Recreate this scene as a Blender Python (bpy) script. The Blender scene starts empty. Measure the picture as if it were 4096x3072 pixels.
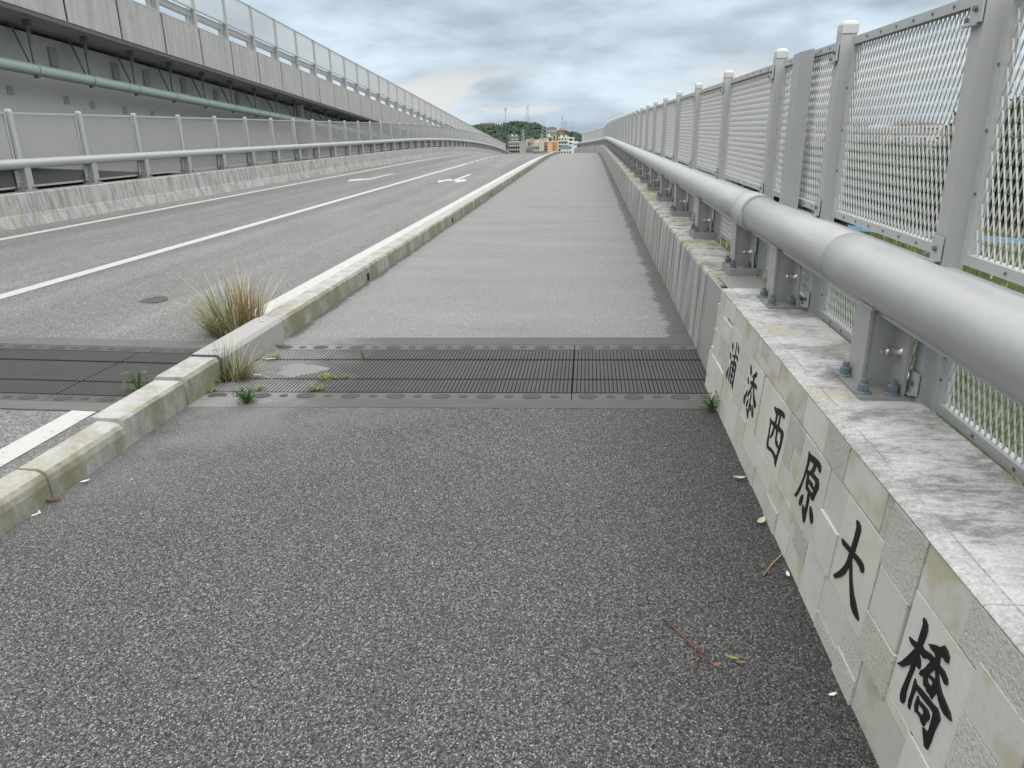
import bpy, math, random
from mathutils import Vector, Matrix

# ---------------------------------------------------------------- camera, sky, sun, exposure
S = bpy.context.scene
C = S.collection
EYE = Vector((0.0, 0.0, 1.6))
PITCH, YAW, ROLL = 0.331045, 0.103102, -0.015461
cw, sw, cp, sp = math.cos(YAW), math.sin(YAW), math.cos(PITCH), math.sin(PITCH)
R0 = Vector((cw, sw, 0)); FW = Vector((-sw*cp, cw*cp, -sp)); U0 = Vector((-sw*sp, cw*sp, cp))
RT = R0*math.cos(ROLL) + U0*math.sin(ROLL); UP = U0*math.cos(ROLL) - R0*math.sin(ROLL)
cam = bpy.data.cameras.new('camera'); cam.sensor_width = 36.0; cam.lens = 26.016
cam.clip_start = 0.05; cam.clip_end = 20000
camo = bpy.data.objects.new('camera', cam); C.objects.link(camo)
M4 = Matrix(((RT.x, UP.x, -FW.x, EYE.x), (RT.y, UP.y, -FW.y, EYE.y), (RT.z, UP.z, -FW.z, EYE.z), (0, 0, 0, 1)))
camo.matrix_world = M4
S.camera = camo
S.view_settings.view_transform = 'Standard'; S.view_settings.look = 'None'
S.view_settings.exposure = 0.45; S.view_settings.gamma = 1.0
S.cycles.max_bounces = 6; S.cycles.diffuse_bounces = 3; S.cycles.transparent_max_bounces = 12

SUN_EL, SUN_AZ = math.radians(62), math.radians(168)   # azimuth clockwise from +Y: high behind the viewer
sun = bpy.data.lights.new('sun', 'SUN'); sun.energy = 1.2; sun.angle = math.radians(40); sun.color = (1.0, .97, .93)
suno = bpy.data.objects.new('sun', sun); C.objects.link(suno)
sd = Vector((math.sin(SUN_AZ)*math.cos(SUN_EL), math.cos(SUN_AZ)*math.cos(SUN_EL), math.sin(SUN_EL)))
suno.rotation_euler = sd.to_track_quat('Z', 'Y').to_euler()

world = bpy.data.worlds.new('World'); S.world = world; world.use_nodes = True
def build_sky():
    nt = world.node_tree; nt.nodes.clear(); N = nt.nodes.new; L = nt.links.new
    out = N('ShaderNodeOutputWorld'); bg = N('ShaderNodeBackground'); L(bg.outputs[0], out.inputs[0])
    bg.inputs[1].default_value = 0.1
    sky = N('ShaderNodeTexSky'); sky.sky_type = 'NISHITA'; sky.sun_disc = False
    sky.sun_elevation = SUN_EL; sky.sun_rotation = SUN_AZ; sky.dust_density = 2.0
    tc = N('ShaderNodeTexCoord'); sep = N('ShaderNodeSeparateXYZ'); L(tc.outputs['Generated'], sep.inputs[0])
    def math_(op, a, b=None, c=None):
        m = N('ShaderNodeMath'); m.operation = op
        for i, v in enumerate((a, b, c)):
            if v is None: continue
            if isinstance(v, (int, float)): m.inputs[i].default_value = v
            else: L(v, m.inputs[i])
        return m.outputs[0]
    z = math_('MAXIMUM', sep.outputs[2], 0.0)
    den = math_('ADD', z, 0.11)
    px = math_('DIVIDE', sep.outputs[0], den); py = math_('DIVIDE', sep.outputs[1], den)
    cb = N('ShaderNodeCombineXYZ'); L(px, cb.inputs[0]); L(py, cb.inputs[1])
    zz = math_('POWER', z, 0.8)
    cb2 = N('ShaderNodeCombineXYZ'); L(sep.outputs[0], cb2.inputs[0]); L(sep.outputs[1], cb2.inputs[1]); L(math_('MULTIPLY', zz, 2.5), cb2.inputs[2])
    def noise(scale, det, rough, off, src=None):
        ad = N('ShaderNodeVectorMath'); ad.operation = 'ADD'; L((src or cb2).outputs[0], ad.inputs[0]); ad.inputs[1].default_value = off
        n = N('ShaderNodeTexNoise'); n.inputs['Scale'].default_value = scale; n.inputs['Detail'].default_value = det
        n.inputs['Roughness'].default_value = rough; n.inputs['Distortion'].default_value = 0.25
        L(ad.outputs[0], n.inputs['Vector']); return n.outputs[0]
    def ramp(f, stops):
        r = N('ShaderNodeValToRGB'); L(f, r.inputs[0]); e = r.color_ramp.elements
        while len(e) < len(stops): e.new(0.5)
        for i, (p, c) in enumerate(stops): e[i].position = p; e[i].color = (*c, 1)
        return r.outputs[0]
    n1 = noise(4.2, 5, .52, (3.1, 1.7, .4)); n2 = noise(11, 4, .5, (-8, 4, 2))
    mixv = math_('ADD', math_('MULTIPLY', n1, .72), math_('MULTIPLY', n2, .28))
    cl = ramp(mixv, [(0.37, (.30, .36, .42)), (0.45, (.385, .46, .53)), (0.52, (.465, .56, .64)), (0.60, (.56, .66, .74))])
    # pale breaks low over the horizon
    mr = N('ShaderNodeMapRange'); mr.interpolation_type = 'SMOOTHSTEP'; L(z, mr.inputs[0]); mr.inputs[1].default_value = .005; mr.inputs[2].default_value = .03
    mr2 = N('ShaderNodeMapRange'); mr2.interpolation_type = 'SMOOTHSTEP'; L(z, mr2.inputs[0]); mr2.inputs[1].default_value = .05; mr2.inputs[2].default_value = .085
    mr2.inputs[3].default_value = 1; mr2.inputs[4].default_value = 0
    n3 = noise(5.5, 4, .5, (11, -3, 5.2))
    mr3 = N('ShaderNodeMapRange'); mr3.interpolation_type = 'SMOOTHSTEP'; L(n3, mr3.inputs[0]); mr3.inputs[1].default_value = .50; mr3.inputs[2].default_value = .58
    pale = math_('MULTIPLY', math_('MULTIPLY', mr.outputs[0], mr2.outputs[0]), mr3.outputs[0])
    mx = N('ShaderNodeMixRGB'); L(math_('MULTIPLY', pale, .85), mx.inputs[0]); L(cl, mx.inputs[1]); mx.inputs[2].default_value = (.61, .61, .59, 1)
    # an overcast dome is brighter towards the zenith
    zb = N('ShaderNodeMapRange'); L(z, zb.inputs[0]); zb.inputs[1].default_value = .17; zb.inputs[2].default_value = .5
    zb.inputs[3].default_value = 1.0; zb.inputs[4].default_value = 2.35
    zf = N('ShaderNodeMapRange'); L(z, zf.inputs[0]); zf.inputs[1].default_value = .16; zf.inputs[2].default_value = .34
    zd = N('ShaderNodeMixRGB'); L(zf.outputs[0], zd.inputs[0]); L(mx.outputs[0], zd.inputs[1]); zd.inputs[2].default_value = (.645, .64, .63, 1)
    sc = N('ShaderNodeVectorMath'); sc.operation = 'SCALE'; L(zd.outputs[0], sc.inputs[0]); L(math_('MULTIPLY', zb.outputs[0], 10.0), sc.inputs['Scale'])
    fin = N('ShaderNodeMixRGB'); fin.inputs[0].default_value = .93; L(sky.outputs[0], fin.inputs[1]); L(sc.outputs[0], fin.inputs[2])
    L(fin.outputs[0], bg.inputs[0])
build_sky()
random.seed(7)

# ---------------------------------------------------------------- road frame
def clamp(v, a, b): return max(a, min(b, v))
def side(x): return clamp((-2.5-x)/7.0, 0, 1)
def drop(x, y):                       # the road runs level, then over a crest
    return 1.1e-5*y*y + (4.77e-4 + 2.0e-4*side(x))*max(0.0, y-40)**2
def bend(x, y): return (1-side(x))*0.0042*max(0.0, y-60)**2
def W(x, y, h): return (x-bend(x, y), y, h-drop(x, y))
def slope(x, y):
    a, b = W(x, y, 0), W(x, y+.5, 0); return math.atan2(b[2]-a[2], .5), math.atan2(-(b[0]-a[0]), .5)
def roadh(x): return -.03+.026*(-3.1-x)
def far(u, v, D):                     # a distant spot by its bearing and height angle in the 4096 px photograph, D metres away
    d = FW+RT*((u-2048)/2960.0)-UP*((v-1536)/2960.0); k = D/math.hypot(d.x, d.y)
    return EYE+d*k

# ---------------------------------------------------------------- mesh helpers
class MB:
    def __init__(s): s.v = []; s.f = []; s.m = []
    def add(s, vs, fs, mi=0):
        o = len(s.v); s.v += [tuple(p) for p in vs]; s.f += [tuple(i+o for i in f) for f in fs]; s.m += [mi]*len(fs)
    def box(s, x0, x1, y0, y1, z0, z1, mi=0, M=None):
        vs = [(x, y, z) for z in (z0, z1) for y in (y0, y1) for x in (x0, x1)]
        if M is not None: vs = [tuple(M @ Vector(p)) for p in vs]
        s.add(vs, [(0, 2, 3, 1), (4, 5, 7, 6), (0, 1, 5, 4), (2, 6, 7, 3), (0, 4, 6, 2), (1, 3, 7, 5)], mi)
    def sweep(s, prof, ys, fn=W, caps=True, closed=True, mi=0, wob=0.0):
        n = len(prof); vs = []
        for y in ys:
            for (x, h) in prof: vs.append(fn(x, y, h))
        fs = []
        for k in range(len(ys)-1):
            for i in range(n if closed else n-1):
                j = (i+1) % n; fs.append((k*n+i, k*n+j, (k+1)*n+j, (k+1)*n+i))
        if caps and closed: fs.append(tuple(range(n))[::-1]); fs.append(tuple((len(ys)-1)*n+i for i in range(n)))
        s.add(vs, fs, mi)
    def tube(s, pts, rs, n=8, mi=0, caps=True):
        pts = [Vector(p) for p in pts]; 
        if not isinstance(rs, (list, tuple)): rs = [rs]*len(pts)
        vs = []
        for i, p in enumerate(pts):
            t = (pts[min(i+1, len(pts)-1)]-pts[max(i-1, 0)]).normalized()
            a = Vector((0, 0, 1)) if abs(t.z) < .9 else Vector((0, 1, 0))
            e1 = t.cross(a).normalized(); e2 = e1.cross(t)
            for k in range(n):
                q = 2*math.pi*k/n; vs.append(tuple(p+(e1*math.cos(q)+e2*math.sin(q))*rs[i]))
        fs = [(i*n+k, i*n+(k+1) % n, (i+1)*n+(k+1) % n, (i+1)*n+k) for i in range(len(pts)-1) for k in range(n)]
        if caps: fs.append(tuple(range(n))); fs.append(tuple((len(pts)-1)*n+k for k in range(n))[::-1])
        s.add(vs, fs, mi)
    def lathe(s, prof, n=10, at=(0, 0, 0), mi=0):   # prof of (r, z)
        vs = [(at[0]+r*math.cos(2*math.pi*k/n), at[1]+r*math.sin(2*math.pi*k/n), at[2]+z) for r, z in prof for k in range(n)]
        m = len(prof)
        fs = [(i*n+k, i*n+(k+1) % n, (i+1)*n+(k+1) % n, (i+1)*n+k) for i in range(m-1) for k in range(n)]
        fs.append(tuple(range(n))[::-1]); fs.append(tuple((m-1)*n+k for k in range(n)))
        s.add(vs, fs, mi)
    def mesh(s, name, mats, smooth=False):
        me = bpy.data.meshes.new(name); me.from_pydata(s.v, [], s.f)
        for m in (mats if isinstance(mats, (list, tuple)) else [mats]): me.materials.append(m)
        if len(set(s.m)) > 1:
            me.polygons.foreach_set('material_index', s.m)
        if smooth: me.polygons.foreach_set('use_smooth', [True]*len(s.f))
        me.update(); return me
    def build(s, name, mats, parent=None, smooth=False, loc=(0, 0, 0), bevel=0.0, angle=35):
        return link(name, s.mesh(name, mats, smooth), parent, loc, bevel, smooth)
def link(name, me, parent=None, loc=(0, 0, 0), bevel=0.0, smooth=False, rot=(0, 0, 0)):
    o = bpy.data.objects.new(name, me); C.objects.link(o); o.location = loc; o.rotation_euler = rot
    if parent is not None: o.parent = parent
    if bevel:
        b = o.modifiers.new('bevel', 'BEVEL'); b.width = bevel; b.segments = 2; b.limit_method = 'ANGLE'; b.angle_limit = math.radians(40)
    return o
def tag(o, label, cat, group=None):
    o['label'] = label; o['category'] = cat
    if group: o['group'] = group
    return o
def struct(o): o['kind'] = 'structure'; return o
def stuff(o): o['kind'] = 'stuff'; return o
def empty(name, loc=(0, 0, 0), rz=0.0):
    o = bpy.data.objects.new(name, None); C.objects.link(o); o.location = loc; o.rotation_euler = (0, 0, rz); o.empty_display_size = .2
    return o
def frange(a, b, n): return [a+(b-a)*i/n for i in range(n+1)]
def stations(a, b):                   # denser where the crest bends
    ys = []; y = a
    while y < b-1e-6: ys.append(y); y += 1.0 if y < 30 else 2.0
    return ys+[b]

# ---------------------------------------------------------------- materials
class NT:
    def __init__(s, name):
        s.mat = bpy.data.materials.new(name); s.mat.use_nodes = True; s.t = s.mat.node_tree
        s.b = s.t.nodes['Principled BSDF']; s.tc = s.t.nodes.new('ShaderNodeTexCoord').outputs['Object']
    def n(s, typ): return s.t.nodes.new(typ)
    def l(s, a, b): s.t.links.new(a, b)
    def vec(s, scale=(1, 1, 1), rot=(0, 0, 0)):
        m = s.n('ShaderNodeMapping'); m.inputs['Scale'].default_value = scale; m.inputs['Rotation'].default_value = rot; s.l(s.tc, m.inputs[0]); return m.outputs[0]
    def noise(s, scale, det=4, rough=.55, vec=None, dist=0.0):
        n = s.n('ShaderNodeTexNoise'); n.inputs['Scale'].default_value = scale; n.inputs['Detail'].default_value = det
        n.inputs['Roughness'].default_value = rough; n.inputs['Distortion'].default_value = dist; s.l(vec or s.tc, n.inputs['Vector']); return n.outputs[0]
    def vor(s, scale, vec=None, out='Distance', feat='F1'):
        n = s.n('ShaderNodeTexVoronoi'); n.feature = feat; n.inputs['Scale'].default_value = scale; s.l(vec or s.tc, n.inputs['Vector']); return n.outputs[out]
    def ramp(s, f, stops):
        r = s.n('ShaderNodeValToRGB'); s.l(f, r.inputs[0]); e = r.color_ramp.elements
        while len(e) < len(stops): e.new(.5)
        for i, (p, c) in enumerate(stops):
            if isinstance(c, (int, float)): c = (c, c, c)
            e[i].position = p; e[i].color = (*c, 1)
        return r.outputs[0]
    def mix(s, f, a, b, mode='MIX'):
        m = s.n('ShaderNodeMixRGB'); m.blend_type = mode
        for i, v in enumerate((f, a, b)):
            if isinstance(v, (int, float)): m.inputs[i].default_value = v if i == 0 else (v, v, v, 1)
            elif isinstance(v, tuple): m.inputs[i].default_value = (*v, 1)
            else: s.l(v, m.inputs[i])
        return m.outputs[0]
    def math(s, op, a, b=0.0):
        m = s.n('ShaderNodeMath'); m.operation = op
        for i, v in enumerate((a, b)):
            if isinstance(v, (int, float)): m.inputs[i].default_value = v
            else: s.l(v, m.inputs[i])
        return m.outputs[0]
    def rng(s, v, a, b, c=0.0, d=1.0):
        m = s.n('ShaderNodeMapRange'); m.interpolation_type = 'SMOOTHSTEP'; s.l(v, m.inputs[0])
        for i, q in enumerate((a, b, c, d)): m.inputs[i+1].default_value = q
        return m.outputs[0]
    def xyz(s):
        m = s.n('ShaderNodeSeparateXYZ'); s.l(s.tc, m.inputs[0]); return m.outputs
    def bump(s, h, strength=.4, dist=.01):
        b = s.n('ShaderNodeBump'); b.inputs['Strength'].default_value = strength; b.inputs['Distance'].default_value = dist; s.l(h, b.inputs['Height']); s.l(b.outputs[0], s.b.inputs['Normal'])
    def col(s, c):
        if isinstance(c, (int, float)): c = (c, c, c)
        if isinstance(c, tuple): s.b.inputs['Base Color'].default_value = (*c, 1)
        else: s.l(c, s.b.inputs['Base Color'])
    def done(s, rough=.8, metal=0.0, spec=.4):
        s.b.inputs['Roughness'].default_value = rough; s.b.inputs['Metallic'].default_value = metal; s.b.inputs['Specular IOR Level'].default_value = spec
        return s.mat
def simple(name, c, rough=.8, metal=0.0, var=.12, scale=6.0, spec=.4):
    q = NT(name); n = q.noise(scale, 5, .6); q.col(q.mix(n, tuple(k*(1-var) for k in c), tuple(min(1, k*(1+var)) for k in c))); return q.done(rough, metal, spec)
M = {}
def asphalt_coarse():
    q = NT('asphalt_coarse'); x, y, z = q.xyz()
    c1 = q.vor(210, None, 'Color'); e1 = q.vor(210, None, 'Distance', 'DISTANCE_TO_EDGE')
    g = q.n('ShaderNodeRGBToBW'); q.l(c1, g.inputs[0])
    base = q.ramp(g.outputs[0], [(.15, .055), (.42, .105), (.6, .155), (.74, .25), (.88, .42)])
    gap = q.ramp(e1, [(0.0, .30), (.10, 1.0)])
    pit = q.ramp(q.noise(85, 2, .6), [(.36, .32), (.46, 1.0)])
    c = q.mix(1.0, q.mix(1.0, base, gap, 'MULTIPLY'), pit, 'MULTIPLY')
    big = q.ramp(q.noise(1.1, 3, .5), [(.3, .93), (.7, 1.07)])
    c = q.mix(1.0, c, big, 'MULTIPLY')
    # grit worn off and silt washed in along the kerb and at the joint; damp dirt plus painted-in shade along the stone wall
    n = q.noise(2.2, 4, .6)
    silt = q.math('MULTIPLY', q.rng(q.math('ADD', y, q.math('MULTIPLY', x, -1.1)), 4.5, 6.6), q.rng(n, .2, .65))
    c = q.mix(q.math('MULTIPLY', silt, .8), c, q.ramp(q.noise(150, 2, .7), [(.35, .13), (.65, .34)]))
    grime_shade = q.rng(q.math('ADD', x, q.math('MULTIPLY', n, .7)), .1, 1.3)
    c = q.mix(q.math('MULTIPLY', grime_shade, .75), c, q.mix(1.0, c, (.42, .42, .42), 'MULTIPLY'))
    q.col(c)
    hgt = q.math('SUBTRACT', q.rng(e1, 0, .2), q.math('MULTIPLY', q.rng(q.noise(85, 2, .6), .47, .34), 1.0))
    q.bump(hgt, .8, .004); return q.done(.72, 0, .35)
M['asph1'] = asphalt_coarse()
def asphalt_fine():
    q = NT('asphalt_worn'); x, y, z = q.xyz()
    c1 = q.vor(120, None, 'Color'); g = q.n('ShaderNodeRGBToBW'); q.l(c1, g.inputs[0])
    sp_ = q.ramp(g.outputs[0], [(.15, .155), (.45, .185), (.65, .205), (.85, .26)])
    mid = q.ramp(q.noise(38, 4, .75), [(.34, .84), (.66, 1.12)])
    patch = q.ramp(q.noise(1.1, 6, .62, q.vec((.5, 1.3, 1))), [(.3, .90), (.7, 1.07)])
    wet = q.ramp(q.noise(1.0, 5, .7, q.vec((.5, 2.6, 1))), [(.58, 1.0), (.70, .92)])
    c = q.mix(1.0, q.mix(1.0, q.mix(1.0, sp_, mid, 'MULTIPLY'), patch, 'MULTIPLY'), wet, 'MULTIPLY')
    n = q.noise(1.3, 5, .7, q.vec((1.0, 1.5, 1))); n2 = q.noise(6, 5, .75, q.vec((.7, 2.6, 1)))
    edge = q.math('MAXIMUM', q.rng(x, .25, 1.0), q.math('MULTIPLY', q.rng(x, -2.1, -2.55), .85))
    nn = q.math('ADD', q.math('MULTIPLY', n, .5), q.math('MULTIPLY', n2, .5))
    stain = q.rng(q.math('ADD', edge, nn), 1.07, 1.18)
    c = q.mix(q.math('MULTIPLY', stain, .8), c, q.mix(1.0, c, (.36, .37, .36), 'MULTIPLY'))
    q.col(c); q.bump(q.math('ADD', q.noise(120, 2, .7), q.noise(38, 3, .7)), .6, .004); return q.done(.85, 0, .25)
M['asph2'] = asphalt_fine()
def asphalt_road():
    q = NT('asphalt_road'); x, y, z = q.xyz()
    c1 = q.vor(95, None, 'Color'); g = q.n('ShaderNodeRGBToBW'); q.l(c1, g.inputs[0])
    sp_ = q.ramp(g.outputs[0], [(.15, .10), (.45, .15), (.65, .18), (.88, .28)])
    mid = q.ramp(q.noise(30, 4, .75), [(.34, .86), (.66, 1.10)])
    st = q.ramp(q.noise(1.15, 4, .6, q.vec((1.0, .035, 1))), [(.36, .80), (.62, 1.10)])      # wheel tracks
    sm = q.ramp(q.noise(1.2, 5, .68, q.vec((1, .35, 1))), [(.35, .90), (.68, 1.06)])
    c = q.mix(1.0, q.mix(1.0, q.mix(1.0, sp_, mid, 'MULTIPLY'), st, 'MULTIPLY'), sm, 'MULTIPLY')
    spot = q.ramp(q.noise(3.2, 5, .78, q.vec((1, .5, 1))), [(.66, 1.0), (.72, .58)])
    crk = q.vor(.55, q.vec((1, .6, 1)), 'Distance', 'DISTANCE_TO_EDGE')
    crack = q.ramp(q.math('ADD', crk, q.math('MULTIPLY', q.noise(5, 4, .7), .03)), [(.0125, .72), (.0165, 1.0)])
    q.col(q.mix(1.0, q.mix(1.0, c, spot, 'MULTIPLY'), crack, 'MULTIPLY')); q.bump(q.noise(95, 2, .75), .4, .003); return q.done(.82, 0, .3)
M['road'] = asphalt_road()
def paint(name, lo, hi):
    q = NT(name); n = q.noise(18, 6, .72); m = q.noise(140, 2, .7)
    c = q.mix(m, (lo,)*3, (hi, hi, hi*.98)); w = q.ramp(n, [(.28, .45), (.43, 1.0)])
    q.col(q.mix(1.0, c, w, 'MULTIPLY')); q.bump(m, .3, .002); return q.done(.75)
M['paint'] = paint('road_paint', .34, .50)
def concrete(name, base, streak=.5, moss=.35, tint=(1, 1, .97), sidemoss=0.0, topmoss=0.0):
    q = NT(name); x, y, z = q.xyz()
    n = q.noise(3.0, 6, .6); f = q.noise(60, 3, .65)
    c = q.mix(n, tuple(base*.78*k for k in tint), tuple(base*1.18*k for k in tint))
    c = q.mix(.35, c, q.ramp(f, [(.3, base*.7), (.7, base*1.25)]))
    s1 = q.noise(1.0, 5, .62, q.vec((6.5, 6.5, .28)), .3); s2 = q.noise(1.0, 4, .6, q.vec((22, 22, .5)))
    st = q.ramp(q.math('ADD', q.math('MULTIPLY', s1, .65), q.math('MULTIPLY', s2, .35)), [(.43, .36), (.50, .84), (.565, 1.10)])
    c = q.mix(streak, c, q.mix(1.0, c, st, 'MULTIPLY'))
    if moss > 0:
        mm = q.noise(2.3, 5, .65, q.vec((1, 1, 1.8)))
        mk = q.rng(mm, .5, .64)
        c = q.mix(q.math('MULTIPLY', mk, moss), c, q.mix(f, (.17, .17, .085), (.32, .32, .20)))
    gn = q.n('ShaderNodeSeparateXYZ'); gg = q.n('ShaderNodeNewGeometry'); q.l(gg.outputs['Normal'], gn.inputs[0])
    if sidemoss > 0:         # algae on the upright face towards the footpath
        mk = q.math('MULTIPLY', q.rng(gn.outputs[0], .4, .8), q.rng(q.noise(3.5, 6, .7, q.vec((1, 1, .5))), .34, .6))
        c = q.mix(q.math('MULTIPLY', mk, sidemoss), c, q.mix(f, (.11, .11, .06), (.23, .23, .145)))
    if topmoss > 0:
        mk = q.math('MULTIPLY', q.rng(gn.outputs[2], .3, .8), q.rng(q.noise(2.6, 6, .7), .44, .60))
        c = q.mix(q.math('MULTIPLY', mk, topmoss), c, q.mix(f, (.12, .12, .05), (.33, .325, .18)))
    q.col(c); q.bump(q.math('ADD', q.math('MULTIPLY', f, .5), q.math('MULTIPLY', n, .5)), .35, .006); return q.done(.88, 0, .25)
M['conc'] = concrete('weathered_concrete', .35, .9, .12, topmoss=.75)
M['conc_top'] = concrete('mossy_concrete', .36, .15, .7)
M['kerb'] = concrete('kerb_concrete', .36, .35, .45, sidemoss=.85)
M['conc_l'] = concrete('barrier_concrete', .36, .55, .4)
M['conc_f'] = concrete('viaduct_concrete', .40, .26, .10)
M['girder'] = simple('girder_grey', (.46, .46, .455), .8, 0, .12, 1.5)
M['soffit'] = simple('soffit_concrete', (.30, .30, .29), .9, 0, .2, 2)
def stone(name, base, rough_cut, mossy=.35):
    q = NT(name); n = q.noise(7, 6, .65); f = q.noise(90, 4, .7)
    c = q.mix(n, (base*.86, base*.85, base*.79), (base*1.06, base*1.06, base*1.02))
    pit = q.vor(95, None, 'Distance')
    if rough_cut:
        c = q.mix(.75, c, q.mix(1.0, c, q.ramp(f, [(.30, .45), (.42, .95), (.7, 1.1)]), 'MULTIPLY'))
    else:
        c = q.mix(.3, c, q.mix(1.0, c, q.ramp(q.noise(38, 5, .75), [(.30, .5), (.43, 1.0)]), 'MULTIPLY'))
    y = q.rng(q.noise(3.0, 4, .6), .48, .62); c = q.mix(q.math('MULTIPLY', y, mossy), c, (base*.76, base*.74, base*.53))
    isl = q.n('ShaderNodeNewGeometry').outputs['Random Per Island']
    c = q.mix(1.0, c, q.ramp(isl, [(.0, (.90, .90, .88)), (.45, (1, 1, 1)), (.75, (1.05, 1.05, 1.05)), (1, (.98, .97, .90))]), 'MULTIPLY')
    q.col(c)
    q.bump(f if rough_cut else q.noise(60, 3, .6), .8 if rough_cut else .25, .012 if rough_cut else .004); return q.done(.88, 0, .25)
M['stone_s'] = stone('sawn_limestone', .52, False)
M['stone_y'] = stone('mossy_limestone', .49, False, .95)
M['stone_r'] = stone('split_limestone', .50, True)
def coping():
    q = NT('coping_stone'); v = q.vec((1.0, 1.35, 1)); x, y, z = q.xyz()
    n = q.noise(3.4, 6, .62, v, .2); n2 = q.noise(26, 6, .78, q.vec((.6, 1.7, 1)))
    c = q.ramp(q.math('ADD', q.math('MULTIPLY', n, .6), q.math('MULTIPLY', n2, .4)), [(.41, .52), (.48, .43), (.54, .26), (.62, .17)])
    cr = q.rng(q.noise(1.7, 4, .6, v), .56, .64); c = q.mix(q.math('MULTIPLY', cr, .6), c, (.50, .475, .36))
    arris = q.rng(x, -.098, -.104); c = q.mix(q.math('MULTIPLY', arris, .45), c, q.ramp(q.noise(60, 4, .7), [(.35, .22), (.65, .52)]))
    line = q.math('MULTIPLY', q.rng(x, -.106, -.103), q.rng(x, -.098, -.101)); c = q.mix(q.math('MULTIPLY', line, q.rng(q.noise(6, 4, .6), .4, .6, 0, .6)), c, (.13, .13, .12))
    q.col(q.mix(1.0, c, q.ramp(q.noise(130, 3, .7), [(.3, .75), (.65, 1.1)]), 'MULTIPLY')); q.bump(n2, .5, .006); return q.done(.9, 0, .2)
M['coping'] = coping()
M['letter'] = simple('black_lettering', (.008, .008, .010), .55, 0, .3, 30)
def metal(name, c, rough, met, var=.06):
    q = NT(name); n = q.noise(2.2, 5, .6); f = q.noise(26, 4, .65)
    k = q.mix(n, tuple(a*(1-var) for a in c), tuple(a*(1+var) for a in c)); k = q.mix(.25, k, q.ramp(f, [(.3, tuple(a*.8 for a in c)), (.7, tuple(min(1, a*1.12) for a in c))]))
    q.col(k); q.l(q.rng(n, .2, .8, rough*.85, rough*1.2), q.b.inputs['Roughness']); q.b.inputs['Metallic'].default_value = met; return q.mat
M['rail'] = metal('rail_silver_paint', (.37, .385, .385), .46, .25, .13)
M['post'] = metal('post_grey_paint', (.34, .345, .345), .48, .15)
M['fence'] = metal('fence_grey_paint', (.40, .41, .41), .5, .15)
M['mesh'] = metal('expanded_steel', (.45, .46, .45), .42, .25)
M['steel'] = metal('cover_plate_steel', (.31, .31, .305), .6, .15)
M['plate'] = metal('base_plate_paint', (.25, .25, .245), .55, .15)
M['bolt'] = metal('bolt_dark', (.16, .17, .19), .5, .5)
M['boltb'] = metal('bolt_blue_grey', (.15, .19, .215), .45, .3)
M['chrome'] = metal('bolt_bright', (.62, .62, .60), .3, .8)
M['cap'] = simple('cap_white', (.48, .49, .48), .5, 0, .05)
M['pipe'] = metal('pipe_pale_green', (.34, .43, .40), .5, .1)
M['pocket'] = simple('box_grey', (.30, .30, .295), .8)
M['bracket'] = metal('bracket_steel', (.17, .19, .18), .6, .3)
def rubber(name, base):
    q = NT(name); n = q.noise(4, 5, .6); f = q.noise(120, 2, .6)
    c = q.mix(n, (base*.75,)*3, (base*1.3,)*3); q.col(q.mix(.3, c, q.ramp(f, [(.3, base*.6), (.7, base*1.6)])));
    q.bump(f, .3, .002); return q.done(.8, 0, .3)
M['rubber'] = rubber('joint_rubber', .075)
M['rubber_d'] = rubber('joint_rubber_road', .055)
M['flange'] = rubber('joint_flange', .11)
M['mortar'] = simple('joint_mortar', (.085, .08, .055), .95)
M['mortar_d'] = simple('tar_spot', (.07, .07, .07), .9)
M['groove'] = simple('rib_groove', (.02, .02, .02), .95)
M['gap'] = simple('dark_gap', (.012, .012, .012), .95)

# ---------------------------------------------------------------- ground, deck, footpath, road
def terrain(x, y):
    r = math.hypot(x*1.0, max(0, y-10)*1.0) if x < 0 else math.hypot(x, max(0, y-20))
    t = clamp((r-75)/140.0, 0, 1); t = t*t*(3-2*t)
    return -4.6-8.2*t-max(0.0, r-900)*.0105
def build_ground():
    g = MB(); xs = [-9000, -4000, -2000, -1200, -700, -400, -250, -160]+list(range(-110, 131, 8))+[160, 220, 300, 450, 700, 1100, 1700, 2600, 4500, 9000]
    ys = [-600, -200, -80]+list(range(-30, 171, 8))+[190, 230, 300, 400, 550, 800, 1200, 2000, 4000, 9000]
    vs = [(x, y, terrain(x, y)+random.uniform(-.15, .15)) for y in ys for x in xs]; n = len(xs)
    g.add(vs, [(j*n+i, j*n+i+1, (j+1)*n+i+1, (j+1)*n+i) for j in range(len(ys)-1) for i in range(n-1)])
    q = NT('dry_grass_ground'); n1 = q.noise(.05, 6, .65); n2 = q.noise(.9, 6, .7); n3 = q.noise(9, 4, .7)
    c = q.ramp(q.math('ADD', q.math('MULTIPLY', n1, .3), q.math('ADD', q.math('MULTIPLY', n2, .45), q.math('MULTIPLY', n3, .25))), [(.38, (.022, .042, .012)), (.50, (.04, .062, .018)), (.58, (.09, .09, .04)), (.68, (.17, .15, .085))])
    q.col(c); q.bump(n3, .6, .1)
    struct(g.build('ground', q.done(.95, 0, .1), smooth=True))
build_ground()

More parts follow.
